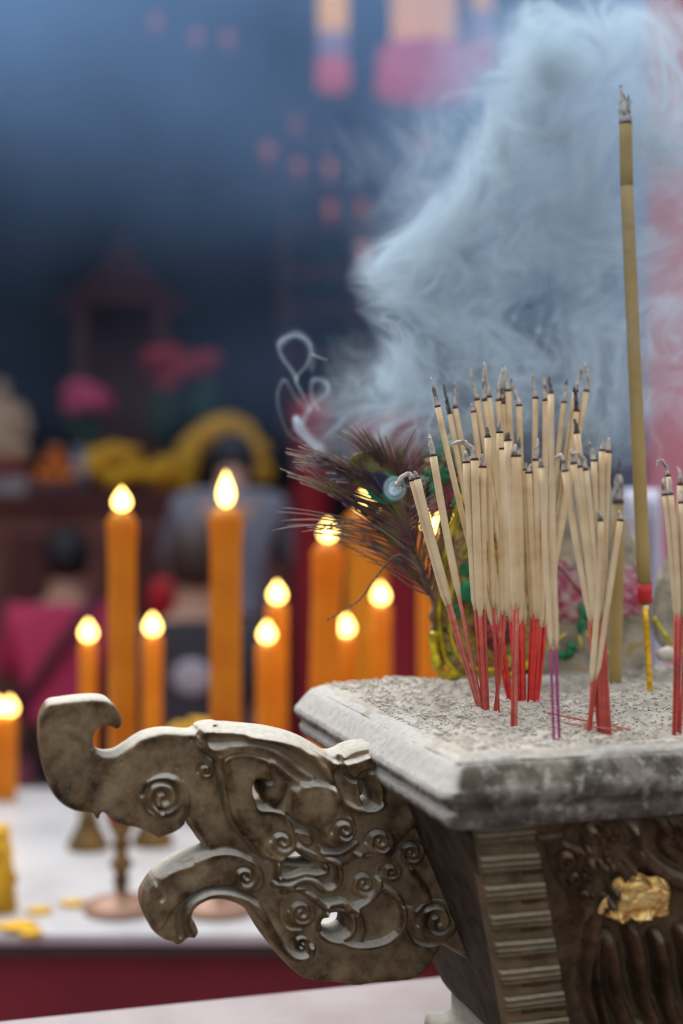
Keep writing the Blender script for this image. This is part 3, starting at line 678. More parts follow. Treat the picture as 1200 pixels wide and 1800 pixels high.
# right edge of the frame
bundle([
 ((1168, 870), [(1166, 848), (1165, 840)], (1187, 1070), (1183, 1287), 12, cp, rd),
 ((1178, 869), [(1177, 838)], (1192, 1066), (1188, 1288), 12, cp, rd),
 ((1174, 837), [(1171, 820), (1162, 809), (1156, 812), (1153, 822)], (1194, 1060), (1192, 1287), 11, ct, rd, dict(dd=.03)),
 ((1195, 852), [(1195, 835), (1190, 820)], (1199, 1070), (1190, 1286), 12, cp, rd),
 ((1197, 884), [(1196, 862)], (1203, 1066), (1195, 1288), 12, cp, rd),
 ], 'in the right-edge bundle', 'incense sticks at the right edge')
# fallen handles lying on the ash
for i, (a, c, r_) in enumerate((((962, 1252), (1108, 1281), 3.4), ((992, 1277), (1086, 1290), 3.2))):
    p, q = onz(*a, Z_ASH+.002), onz(*c, Z_ASH+.002)
    for e in (p, q): e[2] = max(ash_at(e), ash_at((p+q)/2))+.0035
    o = MB().tube([p-(p+q)/2, (q-p)*.02, q-(p+q)/2], r_/2/F*1.25, 8).build('burnt_incense_handle', M['pinkred']); o.location = (p+q)/2
    tag(o, ['longer fallen red incense handle lying on the ash', 'shorter fallen red incense handle lying on the ash nearest the rim'][i], 'incense handle', 'fallen incense handles on the ash')

# big ochre joss stick
b = onz(1141, 1212, Z_ASH); db = b[1]; b[2] = min(b[2], ash_at(b))
joss = thing('joss_stick', b, 'very tall thick ochre joss stick with red paper band and gold foil foot', 'incense')
def lp(x0, y0, x1, y1, n=12): return [P(x0+(x1-x0)*t, y0+(y1-y0)*t, db+.006) for t in np.linspace(0, 1, n)]
k_ = db/F/2
MB().tube(lp(1132, 1028, 1101, 327), np.linspace(24.5, 22.5, 12)*k_, 20).build('lower_coating', M['olive2'], joss)
MB().tube(lp(1101, 327, 1099, 218, 5), np.linspace(22.8, 22.2, 5)*k_, 20).build('upper_coating', M['olive'], joss)
MB().tube(lp(1133.6, 1059, 1132, 1026, 3), 25.6*k_, 20).build('red_paper_band', M['redpaper'], joss)
MB().tube(lp(1099, 219, 1099, 214, 3), 22.6*k_, 20).build('charred_rim', M['char'], joss)
MB().tube(lp(1134, 1070, 1134, 1058, 4), np.array([10, 12, 18, 20])*k_, 16).build('paper_neck', M['olive'], joss)
MB().tube([P(1134, 1064, db), P(1134.5, 1072, db), P(1135, 1086, db)], np.array([12, 12.6, 2])*k_, 3).build('white_paper_tab', M['white'], joss)
MB().tube([P(1142, 1222, db), P(1141, 1200, db), P(1139, 1150, db), P(1135.5, 1100, db), P(1133.5, 1066, db)], np.array([11, 11, 11.5, 11.5, 10.5])*k_, 9).build('foil_wrapped_foot', M['gold_foil'], joss)
mb = MB(); n = 16; pts = [P(x, y, db+.006) for x, y in zip(np.interp(np.linspace(0, 1, n), [0, .35, .6, 1], [1099, 1097, 1095, 1091]), np.linspace(216, 150, n))]
rr = np.interp(np.linspace(0, 1, n), [0, .3, .55, .62, .8, 1], [21, 19.5, 17.5, 9.5, 6.5, 3.5])*k_*(1+(RNG.random(n)-.5)*.16)
mb.tube(pts, rr, 14)
pts = [P(x, y, db+.003) for x, y in ((1101, 190), (1102, 175), (1104, 170), (1105, 165))]; mb.tube(pts, np.array([8, 6, 3.4, 2])*k_, 8)
V_ = mb.v[0]; mb.v[0] = V_+(fbm(V_*260, 3)*.006)[:, None]*np.array([1, 1, .4])
mb.build('ash_crown', M['ashtip'], joss)
mb = MB().tube([P(1104, 172, db), P(1107, 176, db), P(1110, 182, db)], .0004, 5).build('ash_thread', M['darkash'], joss)

# thick tan joss stick, burnt down
b = P(1080, 1182, 1.56); db = b[1]; b[2] = Z_ASH-.004; k_ = db/F/2
j2 = thing('joss_stick', b, 'short thick tan joss stick with blackened burnt top behind the incense bundles', 'incense')
MB().tube([b-ZZ*.01, P(1081, 1170, db), P(1083, 1060, db), P(1085, 950, db), P(1086, 884, db)], np.array([23, 23, 23, 22, 20])*k_, 18).build('coating', M['olive2'], j2)
MB().tube([P(1086, 886, db), P(1086, 878, db)], 20.5*k_, 18).build('charred_rim', M['char'], j2)
MB().tube([P(1086, 880, db), P(1087, 860, db), P(1087, 842, db), P(1088, 834, db)], np.array([18, 17.5, 15, 8])*k_, 12).build('ash_crown', M['ashtip'], j2)
MB().tube([P(1087, 842, db), P(1086, 825, db), P(1089, 812, db), P(1087, 802, db)], np.array([6, 5, 4, 1.5])*k_, 8).build('burnt_core', M['darkash'], j2)

# ------------------------------------------------------------------ foil ornament
def panel(name, outline_px, d, mat_, parent, thick=.004, curve=.0, tilt=0., wav=0., wn=9, amp=0., rnd=4, st=2.5, sculpt=None):
    ol = np.array(outline_px, float)
    if wav:
        c = smooth_curve(ol, 10, True); t = np.arange(len(c)); m_ = c.mean(0); rr = c-m_; ln = np.linalg.norm(rr, axis=1)[:, None]; seg = np.r_[0, np.cumsum(np.linalg.norm(np.diff(c, axis=0), axis=1))]
        ol = c+rr/ln*(wav*np.abs(np.sin(seg/wn)))[:, None]
        ol = ol[::3]
    a, b_ = ol.min(0)-5, ol.max(0)+5
    S = Sculpt(a[0], a[1], b_[0], b_[1], st)
    if sculpt: sculpt(S)
    n = np.array([tilt, -1, .0]); n /= np.linalg.norm(n); c = ol.mean(0)
    return mesh_from_relief(name, S, P(c[0], c[1], d), n, mat_, parent, ol, (), rnd, thick, -n, amp)
orn = thing('paper_ornament', P(850, 1190, 1.60), 'colourful gold-edged foil paper ornament with peacock feather, standing left in the ash', 'ornament')
def sA(S):
    for k in range(70): S.dome((R.uniform(770, 940), R.uniform(880, 1190)), R.uniform(5, 14), R.uniform(1, 4))
panel('patterned_sheet', [(778, 1130), (772, 1060), (785, 985), (795, 920), (815, 880), (870, 860), (920, 900), (935, 985), (938, 1060), (942, 1120), (925, 1165), (880, 1190), (830, 1195), (795, 1180)], 1.60, M['foilA'], orn, .004, amp=1.5, sculpt=sA)
def rope(pts, r, n=5, d=1.59): 
    c = smooth_curve(pts, n); return MB().tube([P(x, y, d) for x, y in c], [r*(1+.25*math.sin(i*1.1)) for i in range(len(c))], 8)
rope([(812, 870), (792, 930), (778, 990), (770, 1060), (775, 1130), (792, 1175), (830, 1196), (880, 1192), (925, 1168), (944, 1125), (940, 1075)], .0032, 6).build('gold_edging', M['foil_edge'], orn)
rope([(797, 1010), (790, 1075), (795, 1130), (815, 1165), (850, 1178), (895, 1170)], .0018, 6, 1.585).build('inner_edging', M['foil_edge'], orn)
side = [(784, 900), (775, 950), (768, 1000), (765, 1050), (764, 1100), (766, 1140), (772, 1170)]
c = smooth_curve(side, 8); mb = MB(); G = []
for i, (x, y) in enumerate(c):
    wv = 3.0*math.sin(i*1.25); G.append([P(x-9+wv, y, 1.585), P(x-3+wv*.4, y, 1.578), P(x+7, y, 1.59), P(x+9, y, 1.61)])
mb.grid(G); o = mb.build('scalloped_side', M['foil_brown'], orn); m_ = o.modifiers.new('t', 'SOLIDIFY'); m_.thickness = .003
rope([(762, 1110), (764, 1150), (772, 1180), (786, 1190), (800, 1183)], .0048, 5, 1.575).build('yellow_foot', M['foil_edge'], orn)
# petals and leaves pasted on the sheet
def petal_disc(mb, x, y, d, r, n, k=1.0):
    for i in range(n):
        a = 2*PI*i/n+.3; c = P(x, y, d)+np.array([math.cos(a), 0, math.sin(a)])*r*.55; mb.ball(c, (r*.42, r*.2, r*.42), 10)
mb = MB(); petal_disc(mb, 868, 1110, 1.588, .022, 7); petal_disc(mb, 868, 1110, 1.582, .013, 5); mb.build('crimson_flower', M['petalred'], orn)
mb = MB()
for (x, y, a, l) in ((815, 1040, 1.3, .030), (838, 1060, 1.9, .034), (800, 1075, 1.1, .02), (822, 1000, .9, .02)):
    p = P(x, y, 1.586); dv = np.array([math.cos(a), 0, math.sin(a)]); mb.tube([p-dv*l*.5, p-dv*l*.2, p+dv*l*.15, p+dv*l*.5], [.001, .009, .007, .001], 8, flat=.3)
mb.tube([P(878, 960, 1.57), P(885, 1000, 1.57), P(888, 1060, 1.57), P(890, 1100, 1.57)], [.001, .004, .003, .001], 8, flat=.4)
mb.build('green_leaves', M['leafgreen'], orn)
# upper tuft of coloured foil
def tuft(nm, cx, cy, n, rx, ry, mt, d=1.6):
    mb = MB()
    for k in range(n):
        a = R.uniform(0, 2*PI); q = R.random()**.6; p = P(cx+rx*q*math.cos(a), cy+ry*q*math.sin(a), d+R.uniform(-.015, .015)); t = R.uniform(0, PI); l = R.uniform(.004, .010)
        dv = np.array([math.cos(t), R.uniform(-.5, .5), math.sin(t)]); mb.tube([p-dv*l, p, p+dv*l], [.0008, R.uniform(.002, .0045), .0008], 6, flat=.35)
    mb.build(nm, mt, orn)
tuft('green_foil_tuft', 790, 830, 60, 45, 60, M['leafgreen']); tuft('gold_foil_tuft', 800, 840, 45, 50, 70, M['foilA']); tuft('red_foil_tuft', 800, 880, 28, 45, 60, M['petalred'])

# peony ornament to the right
orn2 = thing('peony_ornament', P(1040, 1160, 1.63), 'cream paper ornament printed with pink peonies standing at the back of the ash', 'ornament')
def sB(S):
    for (x, y) in ((985, 1040), (1100, 1035)):
        for r_, n in ((46, 9), (28, 7), (12, 4)):
            for i in range(n):
                a = 2*PI*i/n+r_; S.dome((x+r_*math.cos(a), y+r_*math.sin(a)), 15, 3)
panel('backing', [(930, 1100), (925, 1000), (938, 900), (960, 850), (1010, 825), (1060, 840), (1095, 905), (1120, 965), (1142, 1030), (1145, 1090), (1134, 1165), (1080, 1186), (1020, 1190), (950, 1184)], 1.635, M['creampaper'], orn2, .006, wav=5, wn=14, amp=2.5, sculpt=sB)
def flower(nm, cx, cy, sc, mt, d, seed):
    rr = random.Random(seed); mb = MB()
    for ring, n in ((1.0, 9), (.66, 7), (.34, 5)):
        for i in range(n):
            a = 2*PI*i/n+rr.uniform(-.2, .2)+ring*3; c = P(cx, cy, d)+np.array([math.cos(a), 0, math.sin(a)])*sc*ring*.75+np.array([0, -.004*(1.2-ring), 0])
            mb.ball(c, (sc*.32, .0035, sc*.28), 10, .2)
    mb.build(nm, mt, orn2)
flower('pink_peony', 990, 1040, .034, M['peony'], 1.632, 3); flower('pink_peony', 1102, 1040, .028, M['peony'], 1.632, 5)
mb = MB()
for (x, y, a, l) in ((1025, 1075, 1.9, .022), (1022, 1100, 1.3, .02), (1000, 1150, .9, .018), (985, 1152, .2, .018), (1005, 1137, 2.4, .016)):
    p = P(x, y, 1.626); dv = np.array([math.cos(a), 0, math.sin(a)]); mb.tube([p-dv*l*.5, p, p+dv*l*.5], [.001, .0055, .001], 8, flat=.4)
mb.build('green_leaves', M['leafgreen'], orn2)
mb = MB()
for (x, y) in ((1020, 1130), (1035, 1122), (985, 1120), (970, 1140), (1045, 1105), (1068, 1148), (958, 1132)):
    a = R.uniform(0, PI); p = P(x, y, 1.624); dv = np.array([math.cos(a), 0, math.sin(a)])*.008; mb.tube([p-dv, p, p+dv], [.0006, .0018, .0006], 6)
mb.build('gold_sprigs', M['foil_edge'], orn2)
mb = MB().tube([P(x, y, 1.625) for x, y in smooth_curve([(922, 1000), (960, 985), (990, 1005), (1020, 1040), (1040, 1030), (1060, 1010)], 5)], .0012, 6); mb.build('cracked_seam', M['petalred'], orn2)
# third ornament at the far right
orn3 = thing('paper_ornament', P(1180, 1150, 1.62), 'grey curled paper ornament at the right edge behind the incense', 'ornament')
panel('curled_sheet', [(1150, 1095), (1155, 1030), (1170, 985), (1195, 960), (1260, 950), (1290, 1060), (1270, 1150), (1190, 1155), (1158, 1130)], 1.63, M['creampaper'], orn3, .012, amp=3, rnd=12)
rope([(1148, 1085), (1165, 1110), (1190, 1140), (1230, 1150)], .002, 5, 1.615).build('gold_edging', M['foil_edge'], orn3)
ob = MB().ball(P(1172, 1150, 1.57), (.012, .010, .008), 14, .3).build('ash_lump', M['ash_bit']); tag(ob, 'rounded lump of pale ash beside the gold foil foot', 'ash lump')

# ------------------------------------------------------------------ peacock feathers
def feather(stem, dS, eye, label, barbs, loose=()):
    root = thing('peacock_feather', P(*stem[0], dS), label, 'feather', None)
    c = smooth_curve(stem, 6); MB().tube([P(x, y, dS) for x, y in c], np.linspace(.0016, .0007, len(c)), 8).build('quill', M['barb'], root)
    mb = MB(); N = len(c)
    for (t0, t1, a0, a1, l0, l1, n, cv, side) in barbs:
        for i in range(n):
            f = (i+R.random())/n; k = c[int(min(N-1, (t0+(t1-t0)*f)*(N-1)))]; a = math.radians(a0+(a1-a0)*f+R.uniform(-4, 4)); l = (l0+(l1-l0)*f)*R.uniform(.8, 1.08)
            dz = R.uniform(-.02, .02); cvv = cv*R.uniform(.6, 1.3); pts = []
            for s in np.linspace(0, 1, 11):
                an = a+cvv*s; pts.append((k[0]+l*s*math.cos(an), k[1]-l*s*math.sin(an)))
            mb.tube([P(x+R.uniform(-.6, .6), y+R.uniform(-.6, .6), dS+dz*s*s) for (x, y), s in zip(pts, np.linspace(0, 1, 11))], np.linspace(.0008, .0003, 11)*R.uniform(.7, 1.5), 4)
    for pts, r_ in loose:
        q = smooth_curve(pts, 6); mb.tube([P(x, y, dS-.01) for x, y in q], np.linspace(r_, r_*.35, len(q)), 5)
        for i in range(2, len(q)-1):
            for sg in (-1, 1):
                t = q[i]-q[i-1]; t = t/np.linalg.norm(t); nn = np.array([-t[1], t[0]])*sg; e = q[i]+t*9+nn*2.2; mb.tube([P(*q[i], dS-.01), P(*e, dS-.01)], .0003, 3)
    mb.build('barbs', M['barb'], root)
    if eye:
        ex, ey, s = eye
        def disc(nm, dx, dy, rx, ry, mt, dd, ring=False):
            mb = MB(); r_ = (rx*s/F*dS, .0014, ry*s/F*dS); mb.ball((0, 0, 0), r_, 28); v = mb.v[0]; a = -.45; ca, sa = math.cos(a), math.sin(a)
            v = np.stack([v[:, 0]*ca-v[:, 2]*sa, v[:, 1], v[:, 0]*sa+v[:, 2]*ca], 1)+P(ex+dx, ey+dy, dS-dd); mb.v[0] = v; mb.build(nm, mt, root)
        disc('bronze_eye', -14, -18, 46, 34, M['eye_o'], .002); disc('green_ring', 6, 10, 33, 27, M['eye_g'], .004); disc('dark_centre', -3, 0, 21, 19, M['eye_b'], .006)
    return root
feather([(766, 1062), (757, 1040), (742, 1000), (726, 955), (712, 915), (700, 880), (690, 850)], 1.47, (668, 848, 1.0), 'large peacock feather with green eye spot fanning out left of the incense',
        [(.05, .5, 125, 150, 150, 250, 26, .35, 1), (.35, .8, 140, 165, 150, 215, 60, -.05, 1), (.5, 1, 118, 160, 160, 190, 110, .1, 1), (.7, 1, 75, 128, 110, 140, 80, .15, 1), (.8, 1, 120, 170, 60, 120, 50, .1, 1), (.15, .75, 72, 96, 110, 130, 26, -.1, -1), (.6, 1, 40, 80, 80, 110, 26, -.15, -1)],
        [([(752, 1045), (735, 1000), (700, 955), (655, 925), (610, 918), (575, 930)], .0011), ([(755, 1045), (730, 985), (690, 945), (640, 915), (590, 918), (565, 930)], .0009),
         ([(745, 1010), (700, 975), (660, 1015), (630, 1055), (575, 1090)], .0013), ([(757, 1048), (720, 1030), (680, 1000), (640, 975), (600, 955)], .0009),
         ([(748, 1020), (744, 980), (742, 940), (738, 890)], .0008), ([(752, 1024), (752, 980), (750, 930), (745, 880)], .0008), ([(756, 1030), (758, 985), (755, 930), (748, 885)], .0008)])
feather([(778, 1200), (776, 1120), (776, 1040), (785, 960), (790, 900), (800, 850), (815, 800)], 1.64, None, 'small dark peacock feather standing behind the tan incense sticks',
        [(.5, 1, 95, 130, 60, 100, 50, .1, 1), (.5, 1, 40, 85, 60, 100, 46, -.1, -1)])

# ------------------------------------------------------------------ the setting
def struct(name, lo, hi, m): o = MB().box(lo, hi).build(name, m, smooth=False); o['kind'] = 'structure'; return o
struct('floor', (-6, .2, -.1), (6, 12, 0), M['floor'])
struct('wall_back', (-6, 11.5, 0), (6, 11.7, 5.2), M['hall'])
struct('wall_left', (-6.1, 3.5, 0), (-6, 11.7, 5.2), M['hall'])
struct('wall_right', (6, 3.5, 0), (6.1, 11.7, 5.2), M['bluewall'])
struct('ceiling', (-6.1, 7.2, 5.0), (6.1, 11.7, 5.2), M['hall'])
# stone table under the burner
vf = float(np.dot(P(380, 1755, .562*F/915)-C0, V))
tb = thing('stone_table', B(.3, .1, 0), 'pale pinkish stone table that the burner stands on', 'table')
def ubox(mb, u0, u1, v0, v1, z0, z1_):
    v = [B(u, v_, z) for u in (u0, u1) for v_ in (v0, v1) for z in (z0, z1_)]
    return mb.add(v, [(0, 1, 3, 2), (4, 6, 7, 5), (0, 4, 5, 1), (2, 3, 7, 6), (0, 2, 6, 4), (1, 5, 7, 3)])
o = ubox(MB(), -.75, 1.15, -.2, vf, Z_TBL-.07, Z_TBL).build('table_top', M['tabletop'], tb, False); bevel(o, .004)
ubox(MB(), -.55, .95, -.1, vf-.1, 0, Z_TBL-.07).build('base', M['tabletop'], tb, False)
# candle table
ZT = CZ-.731; YN = .731*F/800; YB = .731*F/545
ct_ = thing('altar_table', (-.6, (YN+YB)/2, 0), 'long white marble table with dark red sides carrying the candles', 'table')
o = MB().box((-3.2, YN, ZT-.022), (1.3, YB, ZT)).build('marble_top', M['marble'], ct_, False); bevel(o, .006)
MB().box((-3.15, YN+.015, ZT-.042), (1.25, YB-.02, ZT-.022)).build('edge_moulding', M['edge'], ct_, False)
MB().box((-3.1, YN+.04, 0), (1.2, YB-.05, ZT-.042)).build('red_cabinet', M['maroon'], ct_, False)

# ------------------------------------------------------------------ candles
def candle(px, ytop, w, d, fh, fw, label, lean=0, m='wax', zb=None, group=None, cup=True):
    zb = ZT if zb is None else zb
    ztop = CZ-(ytop-YH)/F*d; x = (px-CX)/F*d; r = w/2/F*d; hgt = ztop-zb; xb = x-lean/F*d*hgt/(400/F*d)
    c = thing('candle', (xb, d, zb), label, 'candle', group)
    mb = MB(); ks = np.linspace(0, 1, 9); pts = [(xb+(x-xb)*k, d, zb+hgt*k) for k in ks]
    rr = [r]*8+[r*1.0]
    if cup: pts += [(x, d, ztop+.003), (x, d, ztop+.016), (x, d, ztop+.022)]; rr = [r]*8+[r*1.12, r*1.15, r*.75, r*.55]
    else: pts += [(x, d, ztop+.006)]; rr += [r*.7]
    mb.tube(pts, rr, 20).build('wax_body', M[m], c)
    zt_ = pts[-1][2]; wk = MB().tube([(x, d, zt_-.003), (x+.001, d, zt_+.014)], .0014, 6).build('wick', M['wick'], c)
    fhm = fh*.88/F*d; fr = fw*.78/2/F*d; prof = [(fr*a, fhm*b) for a, b in ((.05, 0), (.55, .06), (.9, .2), (1, .34), (.9, .5), (.62, .68), (.32, .84), (.1, .96), (.01, 1))]
    MB().lathe(prof, (x, d, zt_+.002), 14).build('flame', M['flame'], wk)
    return c
def lathe_thing(name, prof, loc, m, label, cat, group=None, pn='body', seg=28):
    o = MB().lathe(prof, (0, 0, 0), seg).build(name, m); o.location = loc; tag(o, label, cat, group); return o
def candlestick(x, d, s, label, tall=.15, red=True, group=None):
    c = thing('candlestick', (x, d, ZT), label, 'candlestick', group)
    MB().lathe([(.062*s, 0), (.064*s, .006), (.060*s, .014), (.035*s, .022), (.014*s, .03), (.012*s, .032)], (x, d, ZT), 32).build('base', M['brassred'], c)
    h = tall
    MB().lathe([(.012*s, .028), (.010*s, .04), (.016*s, .05), (.010*s, .058), (.014*s, .07), (.021*s, .078), (.013*s, .088), (.010*s, .10), (.018*s, .112), (.010*s, .12), (.016*s, h-.02), (.024*s, h)], (x, d, ZT), 24).build('stem', M['brass'], c)
    MB().lathe([(.020*s, h), (.027*s, h+.01), (.027*s, h+.045), (.030*s, h+.05), (.022*s, h+.052)], (x, d, ZT), 24).build('cup', M['brass'] if not red else M['redpost'], c)
    return ZT+h+.05
X_ = lambda px, d: (px-CX)/F*d
zc = candlestick(X_(213, 2.5), 2.5, 1.0, 'turned brass candlestick with round foot and red cup at the left of the table')
candle(214, 922, 50, 2.5, 46, 40, 'thick amber candle standing in the red-cupped candlestick, left', m='waxd', zb=zc, lean=-1)
zc = candlestick(X_(384, 2.5), 2.5, 1.05, 'turned brass candlestick seen through the curved hook of the burner handle', red=False)
candle(397, 915, 55, 2.5, 70, 36, 'thick amber candle with tallest flame, in the second brass candlestick', m='waxd', zb=zc, lean=1)
def holder(px, d, label, r=.04):
    prof = [(r, 0), (r*1.05, .008), (r*.75, .03), (r*.5, .05), (r*.42, .07), (r*.55, .085), (r*.6, .09), (r*.3, .09)]
    lathe_thing('candle_holder', prof, (X_(px, d), d, ZT), M['brass'], label, 'candle holder', 'low brass candle holders'); return ZT+.088
for px, yt, w, d, lean, m, lab in ((155, 1133, 31, 2.92, 0, 'wax', 'thin orange candle burning before the pink shirt, left of the thick amber one'),
        (268, 1122, 35, 2.95, 1, 'wax', 'thin orange candle burning between the two thick amber candles'),
        (487, 1066, 38, 2.95, 0, 'wax', 'slim orange candle, taller of the close pair left of the burner'),
        (469, 1136, 38, 2.80, 0, 'wax', 'slim orange candle, shorter of the close pair left of the burner'),
        (608, 1124, 35, 2.95, 0, 'wax', 'short thin orange candle burning below the peacock feather tips'),
        (669, 1068, 38, 2.90, 0, 'wax', 'slim orange candle burning behind the thin dangling feather barbs, left of the foil ornament')):
    zb = holder(px, d, 'low brass holder under the '+{155: 'thin candle before the pink shirt', 268: 'thin candle between the thick amber ones', 487: 'taller candle of the close pair', 469: 'shorter candle of the close pair', 608: 'short candle below the feather tips', 669: 'slim candle left of the foil ornament'}[px])
    candle(px, yt, w, d, 42, 36, lab, lean, m, zb, 'slim orange candles', cup=False)
candle(576, 975, 52, 2.62, 44, 38, 'stout orange candle leaning slightly, nearest the feather tips', lean=11, m='wax')
candle(645, 915, 74, 3.36, 40, 50, 'fattest amber candle, standing behind the peacock feather', m='waxd')
candle(757, 958, 46, 2.7, 44, 34, 'stout amber candle directly behind the foil ornament', m='wax')
candle(782, 935, 30, 2.9, 42, 24, 'narrow orange candle behind the leftmost incense bundle', m='wax', cup=False)
for px, lab in ((17, 'small orange candle at the left edge, its flame whole in view'), (-6, 'small orange candle cut by the left edge of the photo')):
    candle(px, 1262, 26, 3.36, 36, 32, lab, 0, 'wax', None, 'slim orange candles', cup=False)
# melted stump and petals, left
st = MB(); 
for k in range(26): a = R.uniform(0, 6.3); q = R.uniform(0, .03); h = R.uniform(0, .12); st.ball((X_(0, 2.5)+q*math.cos(a)*(1-h*4), 2.5+q*math.sin(a), ZT+.01+h), R.uniform(.010, .02), 10, .3)
st.tube([(X_(0, 2.5), 2.5, ZT), (X_(0, 2.5), 2.5, ZT+.12)], [.03, .018], 12)
o = st.build('melted_candle', M['yellow']); tag(o, 'lumpy melted yellow candle stump at the left edge of the marble table', 'candle')
for i, (px, py, s) in enumerate(((30, 1632, .035), (70, 1605, .022), (128, 1592, .022), (55, 1645, .02))):
    p = onz(px, py, ZT); o = MB().ball((0, 0, 0), (s, s*.8, .006), 14, .5).build('wax_spill', M['yellow']); o.location = (p[0], p[1], ZT+.004)
    tag(o, ['largest flat yellow wax spill by the melted stump', 'small yellow wax spill right of the stump', 'yellow wax spill farthest from the stump', 'small yellow wax spill at the table front edge'][i], 'wax spill', 'yellow wax spills on the marble')
ce = lathe_thing('censer', [(.02, 0), (.035, .01), (.02, .03), (.05, .06), (.055, .11), (.045, .13), (.052, .14), (.05, .15), (.02, .15)], (X_(335, 3.2), 3.2, ZT), M['brass'], 'small round brass censer between the two thick candles', 'censer')
fl_ = thing('flower_bowl', (X_(335, 3.2), 3.2, ZT+.15), 'yellow flower heads heaped on the small brass censer', 'flowers')
for k in range(9): MB().ball((X_(335, 3.2)+R.uniform(-.035, .035), 3.2+R.uniform(-.03, .03), ZT+.165+R.uniform(0, .03)), (.02, .02, .016), 10, .4).build('flower_head', M['yellow'], fl_)

# ------------------------------------------------------------------ altar behind
AY = 8.0; AZ = CZ-(868-YH)/F*AY
al = thing('altar', (-2.2, AY+.4, 0), 'long red-brown carved altar table at the back of the hall', 'altar')
o = MB().box((-4.5, AY, AZ-.07), (X_(520, AY), AY+.9, AZ)).build('altar_top', M['altar_top'], al, False); bevel(o, .01)
MB().box((-4.4, AY+.06, .0), (X_(505, AY), AY+.85, AZ-.07)).build('altar_front', M['altar'], al, False)
mb = MB()
for k in range(9): mb.box((-4.3+k*.5, AY+.035, .25), (-3.95+k*.5, AY+.065, AZ-.2))
for k, _ in enumerate(range(9)): MB().box((-4.3+k*.5, AY+.03, .25), (-3.95+k*.5, AY+.062, AZ-.22)).build('carved_panel', M['shrine'], al, False)
def vase(px, h, r, m, label, d=8.25, flowers=None):
    x = X_(px, d); v = thing('flower_vase', (x, d, AZ), label, 'vase')
    MB().lathe([(r*.5, 0), (r*.9, h*.2), (r, h*.45), (r*.6, h*.75), (r*.4, h*.88), (r*.6, h)], (x, d, AZ), 20).build('vase_body', m, v)
    return x, d
def bouquet(px, y, wpx, hpx, m, label, d=8.25, stems=True, base_z=None, n=22):
    x = X_(px, d); z = CZ-(y-YH)/F*d; w = wpx/F*d/2; h = hpx/F*d/2
    b = thing('bouquet', (x, d, base_z or z-h), label, 'flowers')
    for k in range(n):
        a = R.uniform(0, 6.28); q = R.random()**.5; MB().ball((x+w*q*math.cos(a), d+R.uniform(-.06, .06), z+h*q*math.sin(a)), R.uniform(.04, .06), 9, .4).build('bloom', m, b)
    if stems:
        mb = MB()
        for k in range(9): mb.tube([(x+R.uniform(-.02, .02), d, base_z), (x+R.uniform(-w, w)*.4, d, (z+base_z)/2), (x+R.uniform(-w, w)*.8, d, z)], .008, 5)
        for k in range(16): mb.ball((x+R.uniform(-w, w)*.7, d+.02, base_z+(z-base_z)*R.uniform(.3, .9)), (R.uniform(.03, .05), .02, R.uniform(.05, .09)), 7)
        mb.build('stems', M['green'], b)
vase(140, .26, .07, M['porcelain'], 'blue and white vase under the pink flowers on the altar', 8.45)
bouquet(150, 702, 78, 40, M['pinkp'], 'pink flower bouquet in the blue vase on the altar', 8.45, base_z=AZ+.2)
vase(330, .2, .07, M['brass'], 'dark vase under the wide rose-coloured flowers on the altar', 8.66)
bouquet(290, 645, 70, 55, M['rosep'], 'wide rose-red flower spray high above the altar', 8.66, base_z=AZ+.18); bouquet(358, 640, 66, 28, M['rosep'], 'flat rose-red flower spray reaching right above the altar', 8.70, base_z=AZ+.18, n=14)
bouquet(200, 814, 78, 60, M['yellow'], 'round heap of yellow marigolds on the altar behind the left thick candle', 8.1, False, n=34)
bouquet(285, 832, 50, 38, M['yellow'], 'small heap of yellow marigolds at the middle of the altar', 8.1, False, n=16)
# yellow garland arch
ga = thing('flower_garland', (X_(385, 8.42), 8.42, AZ), 'arched yellow marigold garland on the altar behind the second thick candle', 'garland')
c = smooth_curve([(322, 842), (330, 805), (352, 768), (390, 752), (425, 765), (445, 800), (452, 835)], 5)
for k, (x, y) in enumerate(c):
    for j in range(2): p = P(x+R.uniform(-10, 10), y+R.uniform(-8, 6), 8.42); MB().ball(p, R.uniform(.05, .075), 9, .4).build('marigold', M['yellow'], ga)
bw = thing('fruit_plate', (X_(98, 8.1), 8.1, AZ), 'plate piled with oranges on the left of the altar', 'plate'); MB().lathe([(.05, 0), (.06, .02), (.14, .045), (.15, .055), (.05, .03)], (X_(98, 8.1), 8.1, AZ), 24).build('dish', M['porcelain'], bw)
k = 0
for dx, dz in ((-.08, 0), (0, 0), (.08, 0), (-.04, .065), (.04, .065), (0, .13)):
    o = MB().ball((0, 0, 0), .045, 14, .03).build('orange', M['orange']); o.location = (X_(98, 8.1)+dx, 8.1, AZ+.09+dz)
    tag(o, ['orange at the left of the bottom row on the altar plate', 'orange in the middle of the bottom row on the altar plate', 'orange at the right of the bottom row on the altar plate', 'left orange of the upper pair on the altar plate', 'right orange of the upper pair on the altar plate', 'topmost orange of the pile on the altar plate'][k], 'orange', 'oranges piled on the altar plate'); k += 1
for i, (px, r, h, m, lab) in enumerate(((245, .085, .16, 'cream', 'pale round urn on the altar between the marigold heaps'), (262, .06, .10, 'porcelain', 'small blue-grey bowl beside the pale urn on the altar'))):
    lathe_thing('altar_urn', [(r*.5, 0), (r*.55, h*.1), (r, h*.4), (r*.95, h*.7), (r*.6, h*.85), (r*.7, h), (r*.2, h)], (X_(px, 8.3), 8.3+i*.15, AZ+(.17 if i == 0 else .0)*0), M[m], lab, 'urn')
